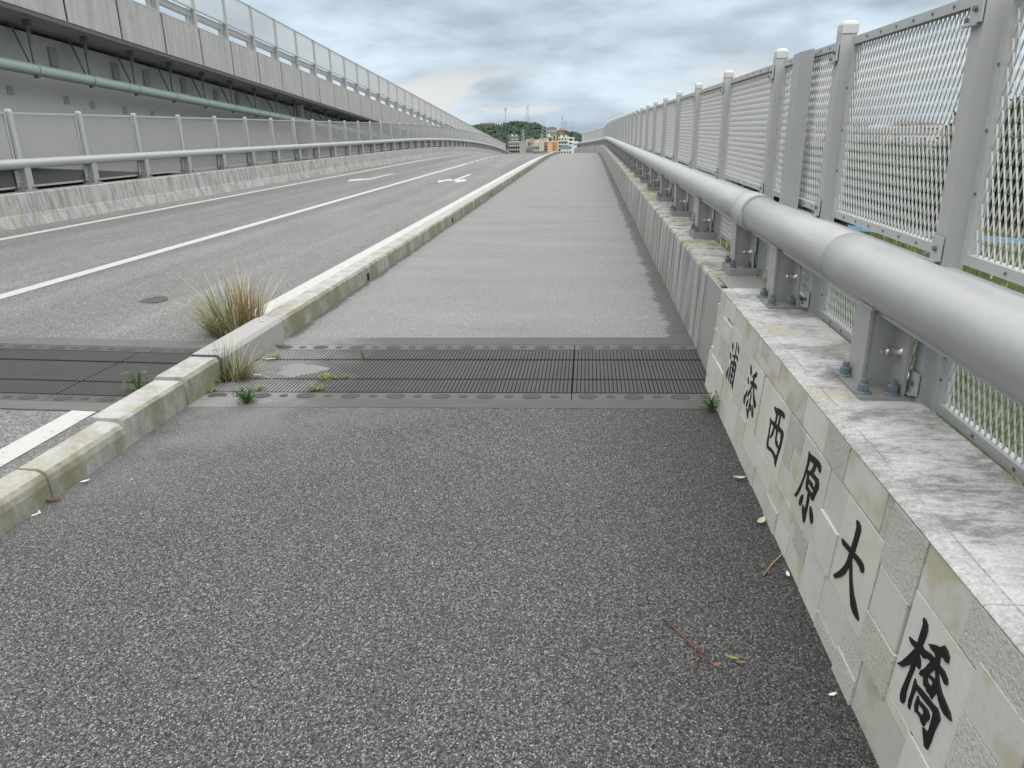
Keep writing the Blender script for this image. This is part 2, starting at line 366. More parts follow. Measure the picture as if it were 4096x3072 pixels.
SKEW = .048
def SK(x, y, h):
    k = clamp(y/4.0, 0, 1)*clamp((12-y)/6.0, 0, 1)
    return W(x, y+SKEW*(x+1.9)*k, h)
J = [4.11, 4.25, 4.39, 4.66, 5.11, 5.37, 5.51, 5.72]
def sheet(name, mat, x0, x1, ys, hf, nx=4, thick=.25, fn=SK):
    b = MB(); xs = frange(x0, x1, nx)
    prof = [(x, hf(x)) for x in xs]+[(x, hf(x)-thick) for x in reversed(xs)]
    b.sweep(prof, ys, fn); return struct(b.build(name, mat))
flat = lambda x: 0.0
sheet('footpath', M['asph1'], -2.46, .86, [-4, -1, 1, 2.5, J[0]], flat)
sheet('footpath', M['asph2'], -2.46, .90, [J[7]]+stations(6.5, 108), flat)
sheet('road', M['road'], -9.75, -2.55, [-6, -2, 1, 2.5, J[0]-.02], roadh)
sheet('road', M['road'], -9.75, -2.55, [J[7]]+stations(6.5, 112), roadh)
b = MB(); b.sweep([(-10.25, -.45), (1.2, -.45), (1.2, -1.9), (-10.25, -1.9)], [-8, 0, 4, 6]+stations(8, 112)); struct(b.build('bridge_deck', M['conc_f']))

def marking(name, polys, lift=.004):
    b = MB()
    for pl in polys:
        top = [W(x, y, roadh(x)+lift) for x, y in pl]; n = len(top)
        b.add(top, [tuple(range(n))])
    o = struct(b.build(name, M['paint'])); return o
def line(name, x0, x1, y0, y1):
    b = MB(); b.sweep([(x0, roadh(x0)+.004), (x1, roadh(x1)+.004)], [y0]+[y for y in stations(y0+.5, y1)], fn=W, caps=False, closed=False)
    return struct(b.build(name, M['paint']))
line('lane_line', -6.09, -5.92, 5.75, 38.15); line('lane_line', -6.09, -5.92, -4, 4.02)
for a in (39.2, 41.15, 43.1, 44.9, 47.0, 50.2, 54.0, 58, 62, 66): line('lane_line', -6.12, -5.97, a, a+1.25 if a < 46 else a+2)
line('edge_line', -9.02, -8.86, 5.72, 100); line('edge_line', -9.02, -8.86, -4, 4.0)
line('edge_line', -3.195, -3.03, -3, 4.04); line('edge_line', -3.21, -3.03, 5.95, 90)
marking('arrow_marking', [[(-4.59, 29.29), (-4.45, 29.29), (-4.43, 25.9), (-4.57, 25.8)], [(-5.03, 25.3), (-4.77, 26.4), (-4.70, 26.0), (-4.56, 25.96), (-4.56, 25.45), (-4.75, 25.3), (-4.80, 24.4)],
    [(-4.54, 25.78), (-4.42, 26.1), (-4.33, 26.0), (-4.34, 26.6), (-4.04, 25.5), (-4.31, 24.4), (-4.32, 25.0), (-4.45, 25.3)]])
marking('arrow_marking', [[(-7.75, 24.1), (-7.98, 25.1), (-7.72, 25.9), (-7.68, 25.5), (-7.50, 25.9), (-7.49, 28.7), (-7.36, 28.7), (-7.34, 25.4), (-7.50, 24.8), (-7.62, 24.5)]])

# ---------------------------------------------------------------- expansion joints
def ribs(b, x0, x1, y0, y1, hf, pitch=.0258, groove=.0040, depth=.014, mi=0):
    n = int((x1-x0)/pitch); prof = []
    for i in range(n):
        a = x0+(x1-x0)*i/n; e = x0+(x1-x0)*(i+1)/n
        prof += [(a, hf(a)-depth), (a+groove*.5, hf(a)-depth), (a+groove*.7, hf(a)), (e-groove*.7, hf(e)), (e-groove*.5, hf(e)-depth)]
    prof += [(x1, hf(x1)-depth)]
    k0 = len(b.m); b.sweep(prof, [y0, y1], fn=SK, caps=False, closed=False, mi=mi)
    for i in range(k0, len(b.m)):
        if (i-k0) % 5 in (0, 1, 3, 4): b.m[i] = 1      # groove floors and flanks get the darker groove material
    vs = []
    for y in (y0, y1):           # end faces so the ribs read as solid
        b.add([SK(x, y, h) for x, h in prof]+[SK(x1, y, hf(x1)-.05), SK(x0, y, hf(x0)-.05)], [tuple(range(len(prof)+2))], mi)
def joint(name, x0, x1, seams, hf, padmat, flmat, mortmat, label, dz=0.0):
    t = empty(name, (0, 0, 0)); tag(t, label, 'expansion joint', 'rubber expansion joints across the bridge end')
    g = MB(); g.sweep([(x0, hf(x0)-.03), (x1, hf(x1)-.03), (x1, hf(x1)-.2), (x0, hf(x0)-.2)], [J[0]+.002, J[7]-.002], SK); g.build('trough', M['gap'], t)
    for a, c in ((J[0], J[1]), (J[6], J[7])):
        m = MB(); m.sweep([(x0, hf(x0)+.002), (x1, hf(x1)+.002), (x1, hf(x1)-.06), (x0, hf(x0)-.06)], [a, c], SK); m.build('mortar_strip', mortmat, t)
    for a, c, up in ((J[1], J[2], 1), (J[5], J[6], 1)):
        for s0, s1 in zip(seams[:-1], seams[1:]):
            m = MB(); m.sweep([(s0+.003, hf(s0)+.001), (s1-.003, hf(s1)+.001), (s1-.003, hf(s1)-.06), (s0+.003, hf(s0)-.06)], [a+.004, c-.012 if a < 5 else c-.004], SK)
            f = m.build('flange', flmat, t)
            k = s0+.10; i = 0; p = MB()
            while k < s1-.06:
                rx, ry = (.062, .045) if i % 2 == 0 else (.028, .026); cy = (a+c)/2-.004
                ring = [(k+rx*math.cos(q*math.pi/9), cy+ry*math.sin(q*math.pi/9)) for q in range(18)]
                p.add([SK(x, y, hf(x)+.0035) for x, y in ring], [tuple(range(18))])
                k += .145; i += 1
            p.build('bolt_plug', M['rubber_d'], f)
    rows = ((J[2]+.010, J[3]-.014), (J[3]+.014, J[4]-.018), (J[4]+.018, J[5]-.012))
    for a, c in rows:
        for s0, s1 in zip(seams[:-1], seams[1:]):
            m = MB(); ribs(m, s0+.004, s1-.004, a, c, hf); m.build('ribbed_pad', [padmat, M['groove']], t)
    return t
def pad_silt(name, base):
    q = NT(name); x, y, z = q.xyz(); n = q.noise(4, 6, .65); f = q.noise(140, 2, .7)
    c = q.mix(n, (base*.8,)*3, (base*1.3,)*3); silt = q.rng(q.math('ADD', x, q.math('MULTIPLY', n, 1.1)), -.95, -1.75)
    c = q.mix(q.math('MULTIPLY', silt, .9), c, q.ramp(f, [(.3, .12), (.7, .27)])); q.col(c); q.bump(f, .3, .002); return q.done(.8, 0, .3)
M['pad'] = pad_silt('ribbed_rubber', .058); M['fl_s'] = pad_silt('flange_rubber', .088); M['mo_s'] = pad_silt('mortar_band', .078)
joint('expansion_joint', -2.46, .85, [-2.46, -.08, .85], flat, M['pad'], M['fl_s'], M['mo_s'], 'ribbed grey rubber expansion joint crossing the footpath from kerb to stone wall')
joint('expansion_joint', -9.6, -2.6, [-9.6, -8.2, -7.0, -5.8, -4.6, -3.5, -2.6], roadh, M['rubber_d'], M['rubber'], M['flange'], 'darker ribbed rubber expansion joint crossing the road left of the kerb')
b = MB(); rnd0 = random.Random(6)                # tar spot on the road
b.add([W(-4.40+.13*math.cos(a*.5236)*rnd0.uniform(.8, 1.2), 7.05+.17*math.sin(a*.5236)*rnd0.uniform(.7, 1.2), roadh(-4.4)+.004) for a in range(12)], [tuple(range(12))]); struct(b.build('road_stain', M['mortar_d']))
# a worn pad of silt on the joint
def silt_patch(name, cx, cy, rx, ry, label):
    b = MB(); n = 40; ring = []
    for i in range(n):
        a = 2*math.pi*i/n; k = 1+.16*math.sin(3*a+1)+.1*math.sin(7*a)+random.uniform(-.05, .05)
        ring.append((cx+rx*k*math.cos(a), cy+ry*k*math.sin(a)))
    vs = [(cx, cy, .014)]+[(cx+(x-cx)*.8, cy+(y-cy)*.8, .010) for x, y in ring]+[(x, y, -.002) for x, y in ring]
    fs = [(0, 1+i, 1+(i+1) % n) for i in range(n)]+[(1+i, 1+n+i, 1+n+(i+1) % n, 1+(i+1) % n) for i in range(n)]
    b.add(vs, fs); o = b.build(name, M['silt'], smooth=True); o['label'] = label; stuff(o)
q = NT('silt_grit'); f = q.noise(170, 2, .75); q.col(q.ramp(f, [(.3, .11), (.5, .18), (.72, .30)])); q.bump(f, .7, .004); M['silt'] = q.done(.9)
silt_patch('silt', -2.02, 4.86, .17, .14, 'patch of pale grit on the ribbed joint'); silt_patch('silt', -2.2, 4.2, .26, .06, 'grit washed over the near joint edge')

# ---------------------------------------------------------------- kerbs
def kerb(y0, y1, prof, label, bev=.0):
    b = MB(); ys = [y0]+[y for y in stations(math.ceil(y0)+.0, y1)[0:] if y > y0+.05] if y1-y0 > 3 else [y0, (y0+y1)/2, y1]
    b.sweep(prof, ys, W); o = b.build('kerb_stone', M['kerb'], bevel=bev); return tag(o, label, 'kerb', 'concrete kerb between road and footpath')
near = [(-2.455, -.2), (-2.455, .085), (-2.462, .115), (-2.478, .136), (-2.505, .148), (-2.60, .152), (-2.605, -.2)]
mid = [(-2.458, -.2), (-2.462, .15), (-2.478, .166), (-2.645, .168), (-2.655, -.2)]
farp = [(-2.448, -.2), (-2.458, .155), (-2.478, .178), (-2.655, .18), (-2.672, .165), (-2.672, -.2)]
kerb(-3.0, 2.855, near, 'rounded mossy kerb block nearest the viewer, cut off by the picture edge')
kerb(2.875, 3.46, near, 'short rounded mossy kerb block between the two nearest cracks')
kerb(3.468, 4.095, mid, 'square-edged mossy kerb block just before the joint gap')
kerb(4.13, 4.555, farp, 'short kerb stub next to the grass and steel cover')
lk = kerb(4.60, 108, farp, 'long pale kerb running along the bridge to the crest')
for y in (8.1, 13.6, 19.2, 25.0):
    b = MB(); x, yy, z = W(-2.452, y, .055); b.box(x-.002, x+.006, yy-.035, yy+.035, z-.04, z+.04); b.build('drain_hole', M['gap'], lk)
t = empty('kerb_cover', (-2.5, 5.0, 0)); tag(t, 'grey steel plate capping the kerb over the expansion joint', 'cover plate')
b = MB(); b.sweep([(-2.676+2.5, .02), (-2.676+2.5, .169), (-2.657+2.5, .1835), (-2.476+2.5, .1815), (-2.4545+2.5, .157), (-2.4445+2.5, .003), (-2.440+2.5, .003), (-2.450+2.5, .159), (-2.473+2.5, .1865), (-2.658+2.5, .1885), (-2.681+2.5, .171), (-2.681+2.5, .02)], [-.415, .62], lambda x, y, h: (x, y, h)); b.build('folded_plate', M['steel'], t)
b = MB()
for yy in (-.3, .5): b.lathe([(.0, 0), (.012, 0), (.012, .006), (.006, .009)], 8, (-.06, yy, .19))
b.build('screw', M['chrome'], t)

# ---------------------------------------------------------------- right parapet: concrete wall, steel covers
par = empty('concrete_parapet', W(1.0, 30, 0)); P0 = Vector(par.location)
tag(par, 'streaked grey concrete wall along the right of the footpath beyond the stone wall', 'parapet wall')
def wl(fn): return lambda x, y, h: tuple(Vector(fn(x, y, h))-P0)
prof = [(.843, -1.2), (.843, 0), (.872, .572), (.878, .59), (.893, .600), (1.19, .600), (1.205, .59), (1.205, -1.2)]
y = 4.98; i = 0
while y < 84:
    y1 = min(84, 7.42 if i == 0 else y+3.82)
    b = MB(); ys = [y+.008]+[q for q in frange(y, y1, 4)[1:-1]]+[y1-.008]
    b.sweep(prof, ys, wl(W)); b.build('wall_segment', M['conc'], par, bevel=.008)
    b = MB(); b.sweep([(.87, -1.0), (.895, .575), (1.18, .575), (1.18, -1.0)], [y1-.03, y1+.03], wl(W)); b.build('joint_filler', M['gap'], par)
    y = y1; i += 1
cap = MB()
random.seed(3)
cp_ = MB(); cp_.sweep([(.846, .004), (.836, .004), (.8665, .605), (.8765, .605)], [4.70, 5.34], wl(W)); cp_.build('side_cover', M['steel'], par)
cp_ = MB(); cp_.sweep([(.915, .604), (1.20, .604), (1.20, .612), (.915, .612)], [4.60, 5.26], wl(W)); cv = cp_.build('top_cover', M['plate'], par)
b = MB()
for z in (.1, .27, .44, .56):
    x = .839+.0505*z; c = Vector((x-.004, 5.28, z))-P0; b.box(c.x-.004, c.x+.004, c.y-.008, c.y+.008, c.z-.008, c.z+.008)
for x in (.95, 1.16):
    c = Vector((x, 5.2, .612))-P0; b.lathe([(.010, 0), (.010, .006), (.005, .009)], 8, c)
b.build('screw', M['chrome'], par)

# ---------------------------------------------------------------- stone-faced end wall with lettering
sw_ = empty('stone_wall', (1.0, 2.0, 0)); tag(sw_, 'low pale stone-faced wall with six black carved characters on its blocks', 'stone wall')
def sx(z, p): return .79+.0774*z-p
def sb(b, y0, y1, z0, z1, p, back=-.05, mi=0, jit=.0):
    vs = []
    for pp in (p, back):
        for (y, z) in ((y0, z0), (y1, z0), (y1, z1), (y0, z1)):
            vs.append((sx(z, pp+(random.uniform(-jit, jit) if pp == p else 0))-1.0, y-2.0, z))
    b.add(vs, [(0, 3, 2, 1), (4, 5, 6, 7), (0, 1, 5, 4), (1, 2, 6, 5), (2, 3, 7, 6), (3, 0, 4, 7)], mi)
TOPZ = .638
b = MB(); b.add([(sx(z, -.022)-1, y-2, z) for y in (-3, 4.62) for z in (-.2, TOPZ)]+[(1.205-1, y-2, z) for y in (-3, 4.62) for z in (-.2, TOPZ)],
    [(0, 2, 3, 1), (4, 5, 7, 6), (0, 1, 5, 4), (2, 6, 7, 3), (1, 3, 7, 5), (0, 4, 6, 2)]); b.build('core', M['mortar'], sw_)
BLOCKS = """1.00 1.44 .515 .638 r 4|1.44 1.66 .51 .638 y 1|1.66 1.87 .452 .638 r 6|1.87 1.92 .51 .638 r 0|1.92 2.23 .515 .638 y 2|2.23 2.45 .515 .638 r 4|2.45 2.72 .515 .638 s 1|2.72 2.95 .515 .638 y 3
2.95 3.12 .515 .638 y 0|3.12 3.33 .565 .638 s 4|3.12 3.48 .515 .565 y 1|3.33 3.48 .565 .638 r 2|3.48 3.88 .505 .638 y 2|3.88 4.16 .54 .638 s 0|4.16 4.34 .54 .638 s 3|4.34 4.48 .52 .638 s 1|4.48 4.63 .52 .638 r 2
1.36 1.66 .20 .51 s 2|1.16 1.36 .41 .54 y 5|.95 1.16 .41 .515 s 0|1.05 1.36 .20 .41 r 6|.80 1.05 .20 .41 s 1|1.87 2.17 .20 .51 s 1|2.17 2.35 .36 .51 s -1|2.17 2.35 .20 .36 s 9|1.67 1.855 .305 .455 y 7|1.66 1.86 .165 .305 r 11
2.35 2.66 .20 .51 s 2|2.66 2.87 .41 .51 r 4|2.76 2.87 .30 .41 r 3|2.66 2.76 .30 .41 y 0|2.66 2.87 .20 .30 s 1|2.87 3.33 .20 .51 s 2|3.35 3.67 .20 .51 s 1|3.67 3.88 .36 .505 y 3|3.67 3.88 .20 .36 s 5
3.88 4.17 .20 .54 s 2|4.17 4.46 .41 .52 s 7|4.17 4.28 .20 .41 r 3|4.28 4.42 .30 .41 r 5|4.46 4.66 .40 .52 r 1|4.42 4.66 .24 .40 s 3|4.28 4.42 .20 .30 s 0|4.19 4.69 .10 .24 s 10|4.19 4.69 -.1 .10 s 6
1.82 1.98 -.1 .085 r 12|1.82 1.98 .085 .20 r 5|1.50 1.68 .165 .20 s 3|1.52 1.82 -.1 .165 y 1|1.30 1.52 -.1 .20 s 5|1.05 1.30 -.1 .10 s 2|1.05 1.30 .10 .20 r 4|1.98 2.20 .06 .20 s 0|1.98 2.20 -.1 .06 r 3|2.20 2.40 -.1 .20 s 2|2.40 2.60 -.1 .10 y 0|2.40 2.56 .10 .20 r 4
2.56 2.95 .10 .20 y 2|2.60 2.78 -.1 .10 s 1|2.78 2.97 -.1 .10 r 7|2.95 3.28 .10 .20 s 3|2.97 3.22 -.1 .10 s 0|3.22 3.53 -.1 .10 r 4|3.28 3.53 .10 .20 s 1|3.53 3.73 -.1 .10 y 2|3.53 3.73 .10 .20 y 4|3.73 3.97 -.1 .05 s 1|3.73 3.97 .05 .20 s 3|3.97 4.19 -.1 .11 r 2|3.97 4.19 .11 .20 s 0"""
def facing():
    b = MB(); g = .0014; rnd = random.Random(21); y = -.8; MI = dict(s=0, r=1, y=2)
    while y < 1.0:                          # beyond the picture edge: the same coursed blocks
        z = -.1
        while z < TOPZ-.01:
            z1 = {-.1: .10, .10: .20, .20: .41, .41: .51, .51: TOPZ}[z]; w = rnd.choice([.18, .24, .3]); sb(b, y+g, y+.3-g, z+g, z1-g, rnd.choice([-.001, .002, .004]), mi=rnd.choice([0, 0, 1, 2]), jit=.001); z = z1
        y += .3
    for k, q in enumerate(BLOCKS.replace('\n', '|').split('|')):
        y0, y1, z0, z1, m, pp = q.split(); pp = float(pp)*.0009-.0016
        if z0 == '.20' and z1 in ('.51', '.54') and m == 's': pp = .0
        sb(b, float(y0)+g, float(y1)-g, float(z0)+g, float(z1)-(g if float(z1) < .63 else .0004), pp+k*.00001, mi=MI[m], jit=.0009)
    o = b.build('stone_facing', [M['stone_s'], M['stone_r'], M['stone_y']], sw_, bevel=.0012)
    for k in range(2):
        pass
    # the end face of the wall is faced with blocks too
    e = MB(); z = 0; rnd2 = random.Random(5)
    while z < TOPZ-.02:
        h = rnd2.choice([.08, .16, .12]); z1 = min(TOPZ, z+h); xx = sx(z, 0)
        while xx < 1.19:
            w = rnd2.choice([.14, .2, .26]); x1 = min(1.2, xx+w); o_ = rnd2.choice([0, .006, .012])
            e.box(xx+.001-1, x1-.001-1, 2.61, 2.632+o_, z+.001, z1-.001, rnd2.choice([0, 1])); xx = x1
        z = z1
    e.build('end_facing', [M['stone_s'], M['stone_r']], sw_, bevel=.003)
facing()
b = MB(); rnd = random.Random(9); y = -3.0
while y < 4.63:                          # coping slabs with a rough front arris
    y1 = min(4.638, y+.88); n = 12; 
    for i in range(n):
        a0, a1 = y+(y1-y)*i/n, y+(y1-y)*(i+1)/n
    prof = [(.839, TOPZ+.001), (.8365, .6445), (.843, .6495), (.90, .651), (1.208, .652), (1.21, TOPZ+.001)]
    b.sweep([(x-1, h) for x, h in prof], [y-2+.0012, y1-2-.0012], lambda x, yy, h: (x+rnd.uniform(-.0006, .0006), yy, h)); y = y1
b.build('coping', M['coping'], sw_, bevel=.002)
LET = """41066,4555 40776,4502 40617,4355 40678,4116 40939,4262 41051,4423;41245,3968 40950,3870 40830,3712 40887,3567 41075,3637 41210,3812;40932,3151 40928,2935 40971,2723 40976,2373 41272,2484 41377,2599 41179,2834;40121,4802 39930,4837 39825,4716 39871,4515 39847,4153 39969,4126 39999,4383 39976,4635;39557,4812 39278,4706 39138,4543 39147,4392 39399,4466 39593,4690;40529,3948 39969,4126 39477,4227 39181,4213 39090,4054 39126,3987 39329,4056 39621,4061 40019,3958 40479,3857;40019,3958 39864,4006 39861,3778 40016,3730;40570,3616 40422,3507 40447,3305 40388,2777 40398,2439 40547,2487 40630,2756 40594,3297 40583,3515;40570,3616 40016,3730 39445,3860 39234,3728 39253,3419 39258,2980 39259,2365 39478,2443 39741,2682 39458,2759 39436,2958 39429,3286 39434,3570 39716,3613 40329,3517;40066,3560 39845,3592 39856,3435 39840,3248 39811,3045 39899,2803 39881,2439 40039,2444 40080,2606 40019,2938 40049,3257;40367,3272 39947,3425 39700,3427 39558,3377 39626,3231 39958,3268;40312,2900 40026,3003 39746,3028 39639,2986 39705,2868 40018,2880
36243,4735 36009,4672 35848,4586 35782,4451 35829,4288 36019,4353 36126,4516 36264,4650;36353,4054 36150,4012 36011,3900 35993,3766 36166,3807 36307,3919;36035,3481 35951,3380 36075,3134 36127,2912 36134,2635 36317,2679 36449,2835 36443,3001 36287,3159;34981,4789 34792,4755 34695,4635 34934,4488 35326,4328 35502,4328 35505,4385 35256,4565 35014,4692;35326,4328 35085,4409 35064,4222 35305,4140;35748,4058 35305,4140 34971,4215 34562,4240 34347,4162 34351,4084 34523,4033 34756,4057 35133,3985 35353,3928 35639,3948;35353,3928 35167,3973 35398,3656 35598,3347 35790,3187 35848,3257 35667,3541;35066,3989 34917,4021 34732,3815 34449,3626 34095,3506 33966,3420 33972,3302 34182,3194 34372,3267 34682,3541 34867,3767;35290,3655 35084,3493 35085,3276 35092,2957 35052,2303 35191,2359 35590,2668 35282,2635 35199,2757 35208,3152 35210,3428;35548,3175 35500,3063 35573,2815 35666,2669 35787,2735 35760,2927;34974,3120 34851,3047 34736,2875 34762,2776 34884,2837 34968,3004;34645,3174 34407,3098 34209,2941 34140,2792 34203,2689 34377,2719 34547,2947 34644,3087
30992,4494 30718,4523 30303,4643 29809,4732 29486,4739 29351,4647 29367,4551 29508,4513 29603,4548 29902,4485 30318,4378 30620,4298 30812,4336 30965,4410;30519,4309 30290,4389 30328,3963 30508,3909;30561,3736 30376,3736 30460,3359 30719,3105 30823,3090 30704,3333 30592,3533;30043,4439 29886,4492 29830,4016 30025,3992;30099,3756 29897,3803 29877,3512 29819,3387 29700,3420 29407,3268 29391,3201 29546,3170 29820,3199 29999,3310 30057,3605;31256,3800 31046,3826 30547,3912 29960,4000 29510,4056 29212,4070 29052,3991 29026,3821 29056,3405 29223,2885 29266,2405 29452,2478 29645,2635 29446,2802 29344,3185 29290,3578 29363,3842 29537,3860 29940,3785 30337,3733 30697,3718 31095,3691;31278,3859 31104,3803 31061,3647 31004,3323 30891,2827 30789,2696 30868,2544 30984,2571 31098,2738 31123,3176 31172,3641 31263,3759;30868,2544 30795,2704 30371,2804 29872,2835 29419,2814 29451,2667 29639,2628 29857,2671 30233,2673
25790,4695 25577,4676 25145,4758 24717,4824 24480,4814 24327,4756 24253,4606 24302,4537 24430,4531 24548,4577 24800,4560 25102,4522 25486,4458 25676,4505;25758,4623 25507,4487 25536,4260 25600,3899 25722,3523 25837,3125 25978,2850 26190,2617 26329,2616 26171,2832 25946,3231 25795,3626 25730,3993 25703,4318;25024,4540 24836,4553 24791,4461 24843,4322 25022,4188 25194,4172 25094,4335;25524,4062 25269,4146 24959,4228 24559,4252 24351,4289 24186,4175 24134,4014 24240,3790 24390,3407 24500,3349 24689,3403 24583,3555 24535,3790 24489,4023 24559,4082 24960,4055 25353,3999;25518,4055 25330,4010 25252,3854 25220,3675 25173,3562 24919,3556 24583,3555 24571,3408 24839,3442 25185,3400 25329,3424 25408,3581 25433,3843;25252,3854 25017,3873 24776,3878 24631,3799 24623,3726 24745,3702 24973,3722 25217,3715;25019,3387 24819,3413 24765,3247 24761,2976 24761,2662 24729,2482 24785,2291 24918,2296 25212,2573 25290,2710 25264,2784 25017,2709 24960,2809 24953,3069;25566,3024 25422,3099 25398,2973 25410,2806 25519,2587 25658,2593 25697,2694 25659,2875;24511,3130 24356,3099 24131,2991 24003,2832 24051,2660 24171,2659 24344,2776 24483,2932 24540,3057
20637,4741 20472,4756 20317,4710 20244,4595 20263,4246 20295,3885 20285,3823 20444,3701 20581,3801 20538,4127 20537,4402 20545,4579 20643,4659;20606,3623 20380,3694 20348,3506 20435,3217 20588,2880 20850,2598 21248,2296 21201,2377 21312,2341 21371,2327 21152,2557 20961,2767 20729,3097 20640,3344;21356,3686 20962,3745 20572,3807 20258,3828 19811,3892 19581,3882 19473,3817 19424,3704 19548,3611 19789,3680 20076,3679 20375,3640 20606,3623 20925,3591 21184,3551 21309,3595;20423,3621 20325,3497 19980,3026 19671,2773 19339,2615 19006,2420 18979,2360 19142,2307 19424,2297 19667,2355 19895,2616 20135,2922 20424,3341 20423,3481
15927,4731 15810,4758 15675,4703 15614,4581 15617,4385 15650,4115 15627,4035 15768,3946 15864,4068 15863,4316 15855,4591;16266,3916 16076,3964 15854,4051 15629,4120 15463,4118 15372,3985 15445,3925 15653,3915 15869,3866 16100,3833 16220,3864;15902,3839 15735,3973 15680,3794 15700,3578 15851,3453 15933,3334 16203,3043 16303,2986 16265,3057 16373,2967 16467,2941 16276,3165 16071,3526;15851,3453 15693,3584 15687,3387 15734,3042 15739,2703 15685,2438 15740,2310 15856,2283 15945,2414 15953,2579 15904,2895 15855,3246;15703,3875 15559,3794 15481,3686 15500,3570 15611,3552 15677,3622 15733,3801;15422,4369 15210,4513 15036,4593 14887,4711 14842,4781 14687,4767 14551,4693 14525,4553 14605,4510 14740,4527 14866,4447 14941,4351 15019,4334 15086,4374 15246,4341 15346,4357;15456,4148 15266,4217 15081,4248 15010,4318 15056,4399 14876,4427 14808,4271 14890,4108 15117,3722 15322,3510 15468,3473 15397,3558 15432,3577 15287,3774 15145,4087 15323,4037 15415,4060;14878,4165 14785,4267 14563,4289 14385,4232 14332,4138 14360,4078 14461,4072 14571,4118 14774,4134;14891,4095 14803,4110 14599,3904 14415,3806 14170,3744 13954,3686 13823,3575 14111,3492 14291,3514 14465,3594 14599,3714 14743,3851;15221,3621 15128,3701 15042,3591 14856,3584 14710,3385 14802,3412 14944,3383 15037,3424 15143,3405 15209,3520;15136,3755 14947,3820 14684,3902 14571,3703 14664,3560 14710,3385 14851,3576 14822,3758 15053,3729;15539,3261 15415,3192 15402,3027 15427,2776 15403,2437 15485,2465 15535,2601 15519,2847 15535,3087;15447,3189 15214,3243 14873,3299 14621,3332 14432,3384 14330,3358 14200,3264 14233,3112 14274,2805 14273,2534 14310,2286 14438,2270 14701,2565 14483,2625 14453,2729 14475,3077 14492,3184 14624,3182 14917,3136 15219,3089 15399,3081;15242,3005 15142,2957 15141,2832 15089,2702 15144,2588 15249,2708 15243,2840;15209,2947 14980,3004 14733,3057 14609,3000 14578,2906 14678,2724 14681,2609 14769,2600 14920,2658 15102,2640 15069,2708 14853,2746 14811,2874 14883,2918 15145,2879"""
b = MB(); k = 0
for ln in LET.split('\n'):
    for pl in ln.split(';'):
        pts = [tuple(int(a)*1e-4 for a in q.split(',')) for q in pl.split()]; n = len(pts); k += 1; p = .0026+.00004*k
        fr = [(sx(z, p)-1, y-2, z) for y, z in pts]; bk = [(sx(z, -.002)-1, y-2, z) for y, z in pts]
        b.add(fr+bk, [tuple(range(n))]+[(i, (i+1) % n, n+(i+1) % n, n+i) for i in range(n)])
b.build('lettering', M['letter'], sw_)

# ---------------------------------------------------------------- guard rails
def circ(cx, cz, r, n=20): return [(cx+r*math.cos(2*math.pi*i/n), cz+r*math.sin(2*math.pi*i/n)) for i in range(n)]
def post_meshes(hcol, s=1, pad=0.0, w=.105):
    b = MB(); b.box(-.105, .105, -.155, .155, 0, .014+pad); plate = b.mesh('base_plate', M['plate'])
    z0 = .012+pad
    b = MB()                                   # open H section: side plates and a web, cut to the underside of the rail
    b.box(-.058, -.046, -.02, .135, z0, hcol+.012); b.box(-.046, .046, -.012, 0, z0, hcol-.01); b.box(.046, .058, -.135, .135, z0, hcol-.045)
    b.box(-.07, .075, -.06, .08, hcol+.012, hcol+.024)
    col = b.mesh('post', M['post'])
    def bolt(mat):
        b = MB(); b.lathe([(.030, 0), (.030, .005), (.026, .008)], 14); b.lathe([(.0195, .006), (.0195, .034), (.017, .037)], 6); b.lathe([(.0125, .036), (.0125, .054), (.011, .056)], 10); return b.mesh('anchor_bolt', mat)
    b = MB(); b.tube([(.046, -.075, .165), (.0, -.075, .165)], [.016, .016], 8); b.tube([(.0, -.075, .165), (-.02, -.075, .165)], [.009, .007], 8); stud = b.mesh('stud', M['chrome'], True)
    return dict(plate=plate, col=col, bolt_b=bolt(M['boltb']), bolt_d=bolt(M['bolt']), stud=stud)
def place_posts(root, x, zoff, ylist, pm_fn, near_bolts, mirror=1):
    o0 = Vector(root.location)
    for i, y in enumerate(ylist):
        pm, h, bl = pm_fn(y)
        p = Vector(W(x, y, h))-o0; sl, bz = slope(x, y)
        c = link('post', pm['col'], root, p); c.rotation_euler = (0, 0, bz); c.scale = (mirror, 1, 1)
        link('base_plate', pm['plate'], c)
        if y < near_bolts:
            for (bx, by) in ((-.078, -.105), (.022, -.115), (-.078, .1), (.08, .1)):
                link('anchor_bolt', bl, c, (bx, by, .014+(pm.get('pad', 0))))
            link('stud', pm['stud'], c)
rail = empty('guard_rail', W(1.1, 30, 1.05)); tag(rail, 'thick silver tube guard rail on grey posts along the right wall by the footpath', 'guard rail', 'tube guard rails of the bridge')
def rl(fn, o): return lambda x, y, h: tuple(Vector(fn(x, y, h))-o)
RX, RZ, RR = 1.10, 1.061, .110
def tube_piece(root, x, z, r, y0, y1, mat, name='rail_tube', n=24):
    b = MB(); b.sweep(circ(x, z, r, n), [y0]+[q for q in stations(math.ceil(y0), y1) if y0+.2 < q < y1-.01]+[y1], rl(W, Vector(root.location)))
    o = b.build(name, mat, root, smooth=True)
    me = o.data
    for f in me.polygons:
        if len(f.vertices) > 4: f.use_smooth = False
    return o
t1 = tube_piece(rail, RX, RZ, RR, -1.5, 3.248, M['rail']); t2 = tube_piece(rail, RX, RZ, RR, 3.252, 4.98, M['rail'])
tube_piece(rail, RX, RZ, RR+.0006, 3.2465, 3.2535, M['post'], 'seam')
tube_piece(rail, RX, RZ, RR+.013, 4.98, 5.30, M['fence'], 'collar'); tube_piece(rail, RX, RZ, RR-.004, 5.25, 85, M['rail'])
b = MB()
